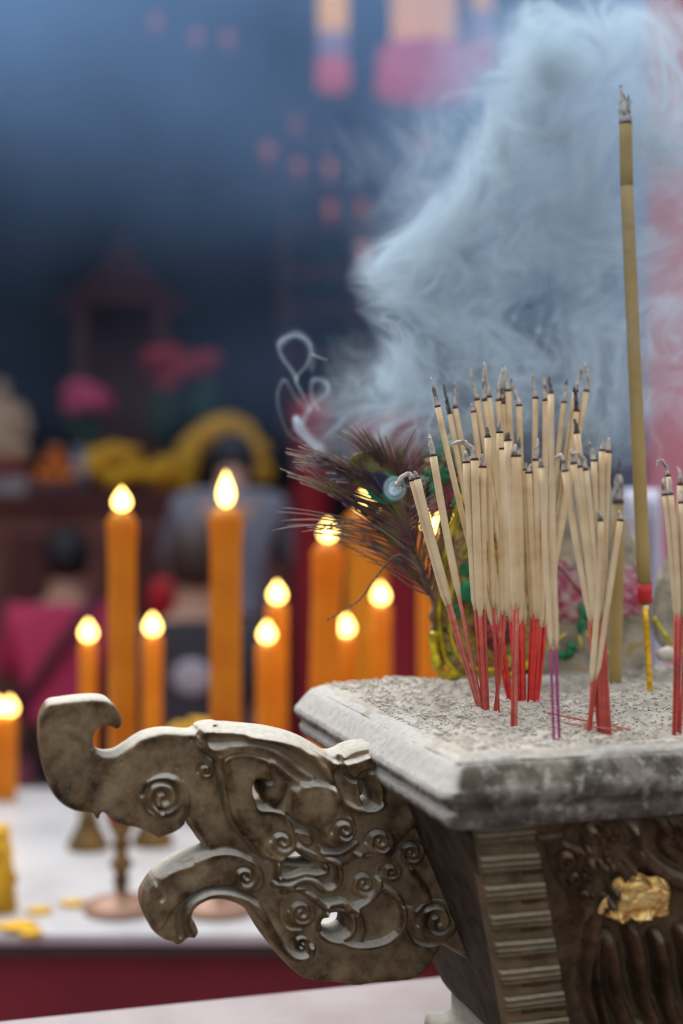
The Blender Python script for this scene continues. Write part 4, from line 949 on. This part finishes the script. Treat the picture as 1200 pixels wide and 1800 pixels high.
# seated statue at the left
sx = X_(12, 8.2); stt = thing('seated_statue', (sx, 8.2, AZ), 'seated pale carved deity statue on red and grey base, left on the altar', 'statue')
MB().box((sx-.2, 8.05, AZ), (sx+.14, 8.4, AZ+.1)).build('grey_base', M['greystone'], stt, False)
MB().lathe([(.17, .1), (.19, .13), (.15, .17), (.17, .2)], (sx-.03, 8.2, AZ), 20).build('red_lotus_base', M['redstat'], stt)
def skinned(name, J, E_, m, parent, sub=2):
    me = bpy.data.meshes.new(name); off = root_loc(parent); names = list(J)
    me.from_pydata([tuple(np.array(J[k][:3])-off) for k in names], [(names.index(a), names.index(b)) for a, b in E_], [])
    o = bpy.data.objects.new(name, me); COL.objects.link(o); o.parent = parent; me.materials.append(m)
    md = o.modifiers.new('skin', 'SKIN'); md.use_smooth_shade = True
    if not me.skin_vertices: 
        bpy.context.view_layer.objects.active = o; bpy.ops.mesh.customdata_skin_add()
    for i, k in enumerate(names):
        r = J[k][3]; r = r if isinstance(r, tuple) else (r, r); me.skin_vertices[0].data[i].radius = r; me.skin_vertices[0].data[i].use_root = (i == 0)
    subdiv(o, sub); return o
def off3(J, s, o): return {k: (o[0]+v[0]*s, o[1]+v[1]*s, o[2]+v[2]*s, tuple(q*s for q in v[3]) if isinstance(v[3], tuple) else v[3]*s) for k, v in J.items()}
Js = off3({'p': (0, 0, .06, .13), 'w': (0, 0, .16, .10), 'c': (0, 0, .30, (.13, .09)), 'n': (0, 0, .39, .045), 'h': (0, -.01, .46, .065), 't': (0, 0, .54, .03), 'sl': (-.13, 0, .33, .05), 'el': (-.17, -.02, .19, .045), 'hl': (-.05, -.12, .14, .03), 'sr': (.13, 0, .33, .05), 'er': (.17, -.02, .19, .045), 'hr': (.05, -.12, .14, .03), 'kl': (-.2, -.08, .05, .07), 'kr': (.2, -.08, .05, .07)}, .85, (sx-.03, 8.2, AZ+.18))
ES = [('p', 'w'), ('w', 'c'), ('c', 'n'), ('n', 'h'), ('h', 't'), ('c', 'sl'), ('sl', 'el'), ('el', 'hl'), ('c', 'sr'), ('sr', 'er'), ('er', 'hr'), ('p', 'kl'), ('p', 'kr')]
skinned('figure', Js, ES, M['cream'], stt)
# dim red shrine behind
shx = X_(212, 9.3); sh = thing('wooden_shrine', (shx, 9.3, 0), 'dim red wooden shrine with stepped pointed roof behind the altar flowers', 'shrine')
zt0 = CZ-(545-YH)/F*9.3
for sx_ in (-.27, .23): MB().box((shx+sx_, 9.2, 0), (shx+sx_+.07, 9.3, zt0)).build('post', M['shrine'], sh, False)
MB().box((shx-.25, 9.5, 0), (shx+.25, 9.55, zt0)).build('back_board', M['shrine'], sh, False)
MB().box((shx-.3, 9.15, 0), (shx+.3, 9.55, 1.2)).build('plinth', M['shrine'], sh, False)
MB().lathe([(.42, zt0), (.40, zt0+.05), (.24, zt0+.16), (.26, zt0+.18), (.14, zt0+.28), (.15, zt0+.30), (.03, zt0+.42), (.01, zt0+.5)], (shx, 9.35, 0), 4).build('stepped_roof', M['shrine'], sh, False)

# carved screen hanging in the haze
scx = X_(565, 9.6); z0_ = CZ+(YH-500)/F*9.6; z1__ = CZ+(YH-175)/F*9.6
scn = thing('carved_screen', (scx, 9.6, z0_), 'tall dim red-brown carved screen behind the small lanterns in the haze', 'screen')
for a, b_ in ((-.27, -.22), (.22, .27)): MB().box((scx+a, 9.55, z0_-1.0), (scx+b_, 9.62, z1__)).build('upright', M['shrine'], scn, False)
for k in range(5): zq = z0_-1.0+(z1__-z0_+1.0)*k/4; MB().box((scx-.22, 9.56, zq-.05), (scx+.22, 9.61, zq)).build('rail', M['shrine'], scn, False)
for k in range(4):
    zq = z0_-1.0+(z1__-z0_+1.0)*k/4
    for j in range(3): MB().lathe([(.02, -.05), (.065, -.04), (.065, .04), (.02, .05)], (scx-.14+.14*j, 9.6, zq+.28), 8).build('rosette', M['shrine'], scn)

# ------------------------------------------------------------------ worshippers
def hand(mb, c, dirv, side, s=1):
    d = np.array(dirv, float); d /= np.linalg.norm(d); sd = np.array(side, float); sd /= np.linalg.norm(sd)
    mb.tube([c, c+d*.03*s, c+d*.08*s], [.022*s, .034*s, .034*s], 10, flat=.5)
    for i, l in enumerate((.062, .072, .067, .052)):
        b_ = c+d*.075*s+sd*(i-1.5)*.017*s; mb.tube([b_, b_+d*l*.5*s, b_+d*l*s+np.cross(d, sd)*.008*s], [.009*s, .0085*s, .006*s], 7)
    b_ = c+d*.02*s-sd*.03*s; mb.tube([b_, b_+(d-sd)*.02*s, b_+(d*1.2-sd*.5)*.038*s], [.011*s, .010*s, .007*s], 7)
def worshipper(x, d, label, shirt, lower, hair, kneel=True, height=1.0, bow=0., print_=False, hairm='hair', bag=False, name='person', skinlegs=False):
    p = thing(name, (x, d, 0), label, 'person')
    if kneel:
        J = {'p': (0, 0, .36, (.15, .12)), 'w': (0, .03, .52, (.13, .10)), 'c': (0, .05+bow*.5, .74, (.17, .11)), 'n': (0, .08+bow, .87, .055), 'h': (0, .11+bow*1.2, .99, (.082, .095)), 'ht': (0, .12+bow*1.2, 1.07, .06)}
        J.update({'kl': (-.12, .40, .09, .07), 'al': (-.10, .02, .06, .045), 'tl': (-.10, -.12, .03, .03), 'kr': (.12, .40, .09, .07), 'ar': (.10, .02, .06, .045), 'tr': (.10, -.12, .03, .03)})
        legs = [('p', 'kl'), ('kl', 'al'), ('al', 'tl'), ('p', 'kr'), ('kr', 'ar'), ('ar', 'tr')]
    else:
        J = {'p': (0, 0, .88, (.15, .12)), 'w': (0, .02, 1.02, (.13, .10)), 'c': (0, .06+bow*.6, 1.26, (.17, .11)), 'n': (0, .12+bow*1.3, 1.40, .055), 'h': (0, .18+bow*2.2, 1.47, (.082, .095)), 'ht': (0, .22+bow*2.5, 1.53, .06)}
        J.update({'kl': (-.10, .02, .48, .065), 'al': (-.10, -.02, .09, .042), 'tl': (-.10, .14, .03, .035), 'kr': (.10, .02, .48, .065), 'ar': (.10, -.02, .09, .042), 'tr': (.10, .14, .03, .035)})
        legs = [('p', 'kl'), ('kl', 'al'), ('al', 'tl'), ('p', 'kr'), ('kr', 'ar'), ('ar', 'tr')]
    cz = J['c'][2]; cy_ = J['c'][1]
    J.update({'sl': (-.19, cy_, cz+.05, .058), 'el': (-.25, cy_+.06, cz-.2, .043), 'hl': (-.05, cy_+.26, cz-.02, .028), 'sr': (.19, cy_, cz+.05, .058), 'er': (.25, cy_+.06, cz-.2, .043), 'hr': (.05, cy_+.26, cz-.02, .028)})
    J = off3(J, height, (x, d, 0)); Eb = [('p', 'w'), ('w', 'c'), ('c', 'n'), ('n', 'h'), ('h', 'ht'), ('c', 'sl'), ('sl', 'el'), ('el', 'hl'), ('c', 'sr'), ('sr', 'er'), ('er', 'hr')]+legs
    JB = dict(J)
    for k in ('c', 'w', 'p', 'sl', 'sr'): r_ = J[k][3]; JB[k] = (*J[k][:3], tuple(q*.78 for q in r_) if isinstance(r_, tuple) else r_*.78)
    skinned('body', JB, Eb, M['skin'], p)
    g = 1.16; J['nk'] = tuple(.45*a+.55*b_ for a, b_ in zip(J['c'][:3], J['n'][:3]))+((.085*height, .08*height),)
    def sub_(keys, edges, m, nm, gg=g): skinned(nm, {k: (*J[k][:3], tuple(q*gg for q in J[k][3]) if isinstance(J[k][3], tuple) else J[k][3]*gg) for k in keys}, edges, m, p)
    sub_(['w', 'c', 'nk', 'p', 'sl', 'el', 'sr', 'er'], [('p', 'w'), ('w', 'c'), ('c', 'nk'), ('c', 'sl'), ('sl', 'el'), ('c', 'sr'), ('sr', 'er')], shirt, 'shirt', 1.2)
    if not skinlegs: sub_(['p', 'kl', 'al', 'kr', 'ar'], [('p', 'kl'), ('kl', 'al'), ('p', 'kr'), ('kr', 'ar')], lower, 'trousers')
    else: sub_(['p', 'kl', 'kr'], [('p', 'kl'), ('p', 'kr')], lower, 'shorts')
    h = np.array(J['h'][:3]); s = height
    MB().ball(h+np.array([0, -.015, .035])*s, (.098*s, .112*s, .118*s), 18, .06).build('hair', M[hairm], p)
    mb = MB(); mb.ball(h+np.array([0, .10, 0])*s, (.014*s, .022*s, .02*s), 8); mb.build('nose', M['skin'], p)
    for e in (-1, 1): MB().ball(h+np.array([e*.088, .01, -.005])*s, (.014*s, .02*s, .03*s), 8).build('ear', M['skin'], p)
    for e in (-1, 1): mb = MB(); hand(mb, np.array(J['hl' if e < 0 else 'hr'][:3]), (-.35*e, .25, .9), (0, 1, 0), s); mb.build('hand', M['skin'], p)
    c = np.array(J['c'][:3])
    if print_: MB().ball(c+np.array([.0, -.128, -.07])*s, (.06*s, .012, .055*s), 16).build('white_print', M['printw'], p)
    if bag:
        a = c+np.array([.15, -.10, .14])*s; b_ = c+np.array([-.23, -.12, -.42])*s
        q = [a, a*.75+b_*.25+np.array([0, -.055, 0]), a*.5+b_*.5+np.array([0, -.065, 0]), a*.25+b_*.75+np.array([0, -.04, 0]), b_]
        MB().tube(q, .024*s, 8, flat=.5).build('shoulder_strap', M['strap'], p)
        MB().ball(b_+np.array([-.02, 0, -.07]), (.11, .06, .10), 12).build('shoulder_bag', M['darkshirt'], p)
    return p
worshipper(X_(110, 6.6), 6.6, 'person with short black hair kneeling in a pink shirt, dark strap across the back', M['pinkshirt'], M['darkshirt'], M['hair'], True, 1.12, 0, bag=True)
worshipper(X_(398, 6.2), 6.2, 'person standing bowed before the altar in a grey shirt and navy shorts', M['greyshirt'], M['jeans'], M['hair'], False, 1.05, .09, skinlegs=True)
worshipper(X_(342, 5.4), 5.4, 'person with brown hair kneeling in a charcoal shirt with a white print', M['darkshirt'], M['darkshirt'], M['hairb'], True, 1.17, .0, print_=True, hairm='hairb')
rb = MB().ball((0, 0, 0), (.06, .05, .09), 12, .4).build('red_bag', M['redpaper']); rb.location = (X_(287, 6.0), 6.0, CZ-(1045-YH)/F*6.0-.02); tag(rb, 'small red bag hanging beside the person with the white print', 'bag')

# ------------------------------------------------------------------ posts, column, lanterns
for px, w, d, y0, lab in ((548, 62, 5.6, 705, 'narrow crimson post behind the stout leaning candle'), (705, 70, 5.4, 720, 'crimson post behind the peacock feather'), (640, 50, 5.9, 740, 'thin crimson post between the two wider crimson posts')):
    ph = CZ-(y0-YH)/F*d; r = w/2/F*d; x = X_(px, d)
    o = MB().lathe([(r*1.3, 0), (r*1.3, .15), (r, .18), (r, ph-.1), (r*1.2, ph-.08), (r*1.2, ph-.03), (r*.6, ph)], (0, 0, 0), 20).build('red_post', M['redpost']); o.location = (x, d, 0); tag(o, lab, 'post', 'crimson posts')
o = MB().lathe([(.30, 0), (.32, .1), (.25, .16), (.24, 3.9), (.28, 4.0), (.28, 4.1)], (0, 0, 0), 40).build('crimson_column', M['pinkwall']); o.location = (X_(1302, 3.9), 3.9, 0); tag(o, 'large round crimson column at the right edge, veiled by smoke', 'column')
o = MB().box((0, 0, 0), (2.6, .15, 1.8)).build('cream_gable', M['creamwall']); o.location = (X_(1050, 9), 9.0, CZ+(YH-88)/F*9.0); tag(o, 'pale cream wall panel high at the upper right corner', 'wall panel')
o = MB().box((0, 0, 0), (.4, .12, 4.2)).build('grey_blue_pier', M['bluewall']); o.location = (X_(1075, 7), 7.0, 0); tag(o, 'grey-blue pier behind the tall ochre joss stick', 'pier')
# draped white cloth by the ornament
G = []
for i in range(24):
    t = i/23; row = []
    for j in range(18): s = j/17; row.append(np.array([X_(1096+70*s+10*math.sin(t*2), 2.5), 2.5+.02*math.sin(s*14+t*2), CZ-(860-YH)/F*2.5-(CZ-(860-YH)/F*2.5-ZT-.002)*t]))
    G.append(row)
o = MB().grid(G).build('white_cloth', M['whitecloth']); m_ = o.modifiers.new('t', 'SOLIDIFY'); m_.thickness = .004; tag(o, 'folded white cloth upright behind the thick tan joss stick', 'cloth')
def lantern(px, y0, y1, w, d, label, kind):
    x = X_(px, d); zb = CZ-(y1-YH)/F*d; zt_ = CZ-(y0-YH)/F*d; h = zt_-zb; r = w/2/F*d
    l = thing('hanging_lantern', (x, d, zb), label, 'lantern', None)
    if kind == 'tall':
        MB().lathe([(r*.7, h*.0), (r, h*.05), (r*.95, h*.32), (r*.6, h*.34)], (x, d, zb), 16).build('red_skirt', M['lampred'], l)
        MB().lathe([(r*.9, h*.34), (r*.85, h*.62), (r*.6, h*.64)], (x, d, zb), 16).build('pale_band', M['lampgrey'], l)
        MB().lathe([(r*.8, h*.64), (r*.85, h*.7), (r*.85, h*1.3), (r*.4, h*1.34)], (x, d, zb), 16).build('yellow_drum', M['lampyel'], l)
        MB().lathe([(r*1.2, h*1.34), (r*.9, h*1.4), (r*.2, h*1.5)], (x, d, zb), 6).build('cap', M['lampred'], l)
        MB().tube([(x, d, zb+h*1.5), (x, d, 5.0)], .006, 5).build('cord', M['wick'], l)
    return l
lantern(585, 0, 160, 62, 7.3, 'slim hanging lantern with yellow drum and red skirt at the top centre', 'tall')
lantern(848, -40, 130, 46, 6.8, 'slim hanging lantern with yellow drum right of the wide one', 'tall')
wl = thing('hanging_lantern', (X_(745, 7.4), 7.4, CZ+(YH-165)/F*7.4), 'wide hanging lantern with yellow top and broad pink-red skirt at the top', 'lantern')
zb = CZ+(YH-165)/F*7.4; r = 82/F*7.4; x = X_(745, 7.4)
MB().lathe([(r*1.05, 0), (r*.98, .22), (r*.7, .24)], (x, 7.4, zb), 8).build('red_skirt', M['lampred'], wl, False)
MB().lathe([(r*.7, .24), (r*.72, .62), (r*.5, .7)], (x, 7.4, zb), 8).build('yellow_drum', M['lampyel'], wl, False)
MB().lathe([(r*1.1, .7), (r*.8, .8), (r*.2, .9)], (x, 7.4, zb), 8).build('cap', M['lampred'], wl, False)
MB().tube([(x, 7.4, zb+.9), (x, 7.4, 5.0)], .01, 5).build('cord', M['wick'], wl)
k = 0
names = ['top left', 'upper left of centre', 'upper left', 'brightest, left of centre', 'left of the upper centre pair', 'upper centre', 'centre', 'lower right of centre', 'below the wide lantern', 'lowest, above the smoke', 'under the slim lantern']
for (px, py, s) in ((273, 35, 20), (345, 62, 20), (400, 65, 20), (470, 262, 22), (525, 290, 20), (580, 292, 22), (580, 365, 22), (637, 362, 20), (745, 250, 24), (640, 438, 22), (522, 215, 20)):
    d = 7.8+.16*k; x = X_(px, d); z = CZ-(py-YH)/F*d; r = s/2/F*d
    l = thing('small_lantern', (x, d, z-r), 'tiny dim red lantern, '+names[k]+' among the hanging ones', 'lantern', 'tiny red lanterns hanging in the haze'); k += 1
    MB().lathe([(r*.3, -r), (r*.8, -r*.6), (r, 0), (r*.8, r*.6), (r*.3, r)], (x, d, z), 12).build('shade', M['bulb'], l)
    MB().tube([(x, d, z-r), (x, d, z-r*2.6)], [r*.15, r*.3], 6).build('tassel', M['lampred'], l)
    MB().tube([(x, d, z+r), (x, d, 5.0)], .004, 4).build('cord', M['wick'], l)

# ------------------------------------------------------------------ smoke
def volume(name, lo, hi, dens, k, col, aniso=0.0, vname=None):
    """a real smoke volume: the modifier turns the stored density samples into a volume"""
    nx, ny, nz = dens.shape
    me = bpy.data.meshes.new(name); me.vertices.add(dens.size)
    co = np.zeros((dens.size, 3), 'f4'); co[:] = (np.array(lo)+np.array(hi))/2; me.vertices.foreach_set('co', co.ravel())
    me.attributes.new('samples', 'FLOAT', 'POINT'); me.attributes['samples'].data.foreach_set('value', dens.astype('f4').ravel())
    o = bpy.data.objects.new(name, me); COL.objects.link(o)
    g = bpy.data.node_groups.new(name, 'GeometryNodeTree')
    g.interface.new_socket('Geometry', in_out='INPUT', socket_type='NodeSocketGeometry'); g.interface.new_socket('Geometry', in_out='OUTPUT', socket_type='NodeSocketGeometry')
    N = g.nodes; L = g.links; gi = N.new('NodeGroupInput'); go = N.new('NodeGroupOutput'); vc = N.new('GeometryNodeVolumeCube')
    vc.inputs['Min'].default_value = lo; vc.inputs['Max'].default_value = hi
    for q, v in zip(('Resolution X', 'Resolution Y', 'Resolution Z'), (nx, ny, nz)): vc.inputs[q].default_value = v
    def vm(op, a, b):
        x = N.new('ShaderNodeVectorMath'); x.operation = op; L.new(a, x.inputs[0])
        if b is not None: x.inputs[1].default_value = b
        return x
    pos = N.new('GeometryNodeInputPosition'); s = vm('SUBTRACT', pos.outputs[0], tuple(lo))
    m = vm('MULTIPLY', s.outputs[0], [(n-1)/(b-a) for n, a, b in zip((nx, ny, nz), lo, hi)]); a = vm('ADD', m.outputs[0], (.5, .5, .5)); f = vm('FLOOR', a.outputs[0], None)
    d = vm('DOT_PRODUCT', f.outputs[0], (ny*nz, nz, 1)); si = N.new('GeometryNodeSampleIndex'); si.data_type = 'FLOAT'; si.domain = 'POINT'; si.clamp = True
    na = N.new('GeometryNodeInputNamedAttribute'); na.data_type = 'FLOAT'; na.inputs[0].default_value = 'samples'
    L.new(gi.outputs[0], si.inputs['Geometry']); L.new(na.outputs[0], si.inputs['Value']); L.new(d.outputs['Value'], si.inputs['Index']); L.new(si.outputs[0], vc.inputs['Density'])
    mt = bpy.data.materials.new(name); mt.use_nodes = True; nt = mt.node_tree; nt.nodes.clear()
    ou = nt.nodes.new('ShaderNodeOutputMaterial'); pv = nt.nodes.new('ShaderNodeVolumePrincipled'); pv.inputs['Density'].default_value = k; pv.inputs['Color'].default_value = (*col, 1); pv.inputs['Anisotropy'].default_value = aniso
    nt.links.new(pv.outputs[0], ou.inputs['Volume'])
    sm = N.new('GeometryNodeSetMaterial'); sm.inputs['Material'].default_value = mt; L.new(vc.outputs[0], sm.inputs[0]); L.new(sm.outputs[0], go.inputs[0])
    md = o.modifiers.new('volume', 'NODES'); md.node_group = g; me.materials.append(mt); o['kind'] = 'stuff'
    return o
def axes_grid(lo, hi, n): return np.meshgrid(*[np.linspace(a, b, k, dtype='f4') for a, b, k in zip(lo, hi, n)], indexing='ij')
def smoke_plume():
    lo = (-.088, 1.41, 1.455); hi = (.375, 1.69, 1.995); n = (284, 34, 336)
    X, Y, Z = axes_grid(lo, hi, n); dY = 1.54
    px = CX+X/Y*F; py = YH-(Z-CZ)/Y*F
    # carry the sampling points backwards through swirling air
    Q = np.stack([X, Y, Z], -1).astype('f4')
    def psi(q, f, o): return vnoise(q*f+o)
    e = .0015
    for f, amp, steps in ((9, .0020, 4), (22, .0011, 4), (48, .00028, 3)):
        for s_ in range(steps):
            w = Q*np.array([1, .7, 1], 'f4')*f
            p0 = vnoise(w+3); px_ = vnoise(w+3+np.array([.08, 0, 0], 'f4')); pz_ = vnoise(w+3+np.array([0, 0, .08], 'f4'))
            vx = (pz_-p0)/.08; vz = -(px_-p0)/.08
            Q[..., 0] += vx*amp*6.; Q[..., 2] += vz*amp*6.
    base = fbm(Q*np.array([11, 4, 8], 'f4')+2, 3)
    r1 = vnoise(Q*np.array([30, 9, 24], 'f4')+7); r2 = vnoise(Q*np.array([66, 12, 52], 'f4')+1)
    fil = np.clip(1-np.abs(2*r1-1)*1.6, 0, 1)**5*1.3+1.0*np.clip(1-np.abs(2*r2-1)*1.6, 0, 1)**5+.8*np.clip(1-np.abs(2*vnoise(Q*np.array([125, 14, 95], 'f4')+5)-1)*1.6, 0, 1)**4
    # the body of the plume, in room coordinates at its mean distance
    qx = CX+(Q[..., 0]*.4+X*.6)/dY*F; qy = YH-((Q[..., 2]*.4+Z*.6)-CZ)/dY*F
    left = np.interp(qy, [-40, 100, 200, 250, 330, 400, 440, 520, 600, 680, 760, 840, 900], [905, 890, 865, 815, 755, 690, 655, 655, 660, 630, 640, 720, 800])
    m = ss((qx-left)/1.0, -22, 55).astype('f4')
    m = m*(1-.80*ss(qy, 690, 830))
    heavy = .75+.8*np.exp(-((qx-790)/150)**2-((qy-480)/170)**2)+.5*np.exp(-((qx-1000)/150)**2-((qy-200)/190)**2)-.45*np.exp(-((qx-960)/80)**2-((qy-545)/60)**2)-.35*ss(qx, 1110, 1180)*ss(qy, 150, 420)
    yb = np.exp(-((Y-1.555-.05*base)/.060)**2)
    d = m*yb*np.clip(heavy, .15, 3)*np.clip(.50+2.3*base, .05, 2)*(.16+1.35*fil)
    # a thin veil spreading left of the plume
    veil = np.exp(-((qx-620)/70)**2-((qy-720)/90)**2)*.22+np.exp(-((qx-720)/110)**2-((qy-300)/100)**2)*.26+np.exp(-((qx-870)/70)**2-((qy-120)/120)**2)*.22
    d = d+yb*veil*np.clip(.5+2.5*base, 0, 2)*(.4+1.0*fil)
    # thin curling wisps
    dx = (hi[0]-lo[0])/(n[0]-1); dy = (hi[1]-lo[1])/(n[1]-1); dz = (hi[2]-lo[2])/(n[2]-1)
    def wisp(pts, w0, w1, amt, dd=1.5):
        c = smooth_curve(pts, 14); N_ = len(c)
        for i, (x, y) in enumerate(c):
            t = i/(N_-1); r = (w0+(w1-w0)*t)/F*dd; y3 = dd+.012*math.sin(t*9); p = P(x, y, y3)
            ci = [(p[0]-lo[0])/dx, (p[1]-lo[1])/dy, (p[2]-lo[2])/dz]; k = [int(3*r/dx)+2, int(3*max(r, .006)/dy)+1, int(3*r/dz)+2]
            a = [max(0, int(ci[q])-k[q]) for q in range(3)]; b = [min(n[q], int(ci[q])+k[q]+1) for q in range(3)]
            if any(a[q] >= b[q] for q in range(3)): continue
            s_ = tuple(slice(a[q], b[q]) for q in range(3))
            g = np.exp(-(((X[s_]-p[0])/r)**2+((Y[s_]-p[1])/max(r, .006))**2+((Z[s_]-p[2])/r)**2)); d[s_] += g*amt*.75*(1-.3*t)
    wisp([(556, 790), (540, 775), (522, 755), (520, 735), (528, 748), (545, 772), (566, 790)], 3, 7, .55)
    wisp([(530, 745), (546, 715), (575, 690), (572, 672), (550, 668), (548, 700), (560, 720)], 5, 4, .30)
    wisp([(546, 720), (530, 690), (520, 665), (540, 640), (546, 610), (530, 592), (505, 592), (490, 605), (496, 628), (512, 650), (522, 668)], 3, 4, .34)
    wisp([(545, 724), (520, 700), (500, 668), (488, 690), (490, 720), (505, 760), (530, 778)], 4, 3, .18)
    wisp([(548, 622), (560, 628), (575, 632)], 2, 1.5, .6)
    wisp([(492, 604), (520, 586), (545, 608), (548, 650)], 7, 6, .16)
    for (cx_, cy_, r0, a_) in ((694, 858, 17, .8), (694, 858, 10, .9), (692, 862, 5, 1.2)): wisp([(cx_+r0*math.cos(t), cy_+r0*1.1*math.sin(t)) for t in np.linspace(0, 5.6, 9)], 2.2, 2.6, a_, 1.43)
    wisp([(708, 852), (725, 855), (745, 850), (738, 835)], 1.6, 1.6, .8, 1.43)
    wisp([(757, 770), (752, 752), (757, 735), (765, 715), (758, 690), (768, 660)], 2, 4, .6, 1.45)
    wisp([(724, 840), (718, 800), (735, 770), (728, 730), (742, 690)], 1.6, 5, .45, 1.45)
    wisp([(735, 840), (730, 795), (748, 765), (744, 720)], 1.4, 4, .4, 1.47)
    wisp([(535, 1065), (545, 1075), (560, 1082)], 3, 5, .4, 1.5); wisp([(705, 880), (722, 890), (735, 886)], 1.5, 1.5, .4, 1.45)
    for x0, y0 in ((850, 640), (884, 640), (897, 664), (936, 661), (955, 655), (996, 665), (1027, 637), (799, 672), (779, 674), (825, 642), (1060, 772), (1070, 769), (992, 800), (1157, 810), (1035, 777), (878, 741)):
        x = x0; pts = [(x0, y0)]
        for q in range(5): x += R.uniform(-16, 20); pts.append((x, y0-(q+1)*R.uniform(18, 30)))
        wisp(pts, 1.8, 6, .42, 1.52)
    e_ = np.minimum.reduce([ss(np.arange(k), 0, 5)*ss(k-1-np.arange(k), 0, 5) if q != 0 else ss(np.arange(k), 0, 5) for q, k in enumerate(n) if q == 1]) if False else None
    d[:, 0] = 0; d[:, -1] = 0; d[0] = 0; d[:, :, 0] = 0; d[d < .012] = 0
    o = volume('incense_smoke', lo, hi, d, 26.0, (.68, .855, 1.0), .05)
    tag(o, 'thick curling blue-white incense smoke rising above the burning sticks', 'smoke')
smoke_plume()
def haze():
    lo = (-2.6, 3.75, 1.35); hi = (2.2, 6.6, 4.9); n = (90, 40, 80)
    X, Y, Z = axes_grid(lo, hi, n); Q = np.stack([X, Y, Z], -1)
    b = fbm(Q*np.array([1.5, 1, 1.2], 'f4')+4, 5); px = CX+X/Y*F; py = YH-(Z-CZ)/Y*F
    q = (1-ss(py, 160, 560))*.75+.32*ss(px, 250, 520)*(1-ss(py, 560, 860))+.10*(1-ss(py, 700, 860))+.35*ss(px, 520, 900)*(1-ss(py, 300, 700))
    d = q*np.clip(.55+2.4*b, .03, 2)*np.exp(-((Y-5.1)/1.0)**2)
    d[0] = d[-1] = 0; d[:, 0] = 0; d[:, -1] = 0; d[:, :, 0] = 0; d[:, :, -1] = 0; d[d < .01] = 0
    o = volume('drifting_haze', lo, hi, d, .68, (.34, .60, 1.0), .2)
    tag(o, 'thin blue haze of incense smoke drifting through the dark hall', 'smoke haze')
haze()

# ------------------------------------------------------------------ camera, light
cam = bpy.data.cameras.new('camera'); co = bpy.data.objects.new('camera', cam); COL.objects.link(co)
co.location = (0, 0, CZ); co.rotation_euler = (PI/2, 0, 0); cam.sensor_fit = 'VERTICAL'; cam.sensor_height = 36; cam.sensor_width = 24; cam.lens = F/1800*36
cam.shift_y = -(900-YH)/1800; cam.clip_start = .05
cam.dof.use_dof = True; cam.dof.focus_distance = 1.35; cam.dof.aperture_fstop = 2.0; cam.dof.aperture_blades = 9
SC.camera = co
w = bpy.data.worlds.new('world'); SC.world = w; w.use_nodes = True; nt = w.node_tree; bg = nt.nodes['Background']
tc = nt.nodes.new('ShaderNodeTexCoord'); sx = nt.nodes.new('ShaderNodeSeparateXYZ'); nt.links.new(tc.outputs['Generated'], sx.inputs[0])
rp = nt.nodes.new('ShaderNodeValToRGB'); nt.links.new(sx.outputs['Z'], rp.inputs['Fac'])      # soft overcast sky, darker surroundings near the horizon
e = rp.color_ramp.elements; e[0].position = .0; e[0].color = (.20, .20, .205, 1); e[1].position = .85; e[1].color = (1.30, 1.34, 1.40, 1)
m_ = e.new(.3); m_.color = (.46, .47, .49, 1)
nt.links.new(rp.outputs['Color'], bg.inputs[0]); bg.inputs[1].default_value = 1.0
sun = bpy.data.lights.new('sun', 'SUN'); sun.energy = 4.0; sun.angle = .8; sun.color = (1, .97, .92)
so = bpy.data.objects.new('sun', sun); COL.objects.link(so); so.rotation_euler = (math.radians(-32), math.radians(-14), 0)
SC.view_settings.view_transform = 'Standard'; SC.view_settings.look = 'None'; SC.view_settings.gamma = 1; SC.view_settings.use_curve_mapping = False
SC.view_settings.exposure = 0.22
cy = SC.cycles; cy.max_bounces = 5; cy.diffuse_bounces = 2; cy.volume_bounces = 1; cy.transparent_max_bounces = 12; cy.volume_step_rate = 4.0; cy.caustics_reflective = False; cy.caustics_refractive = False
cy.use_adaptive_sampling = True; cy.adaptive_threshold = .03; cy.sample_clamp_indirect = 4
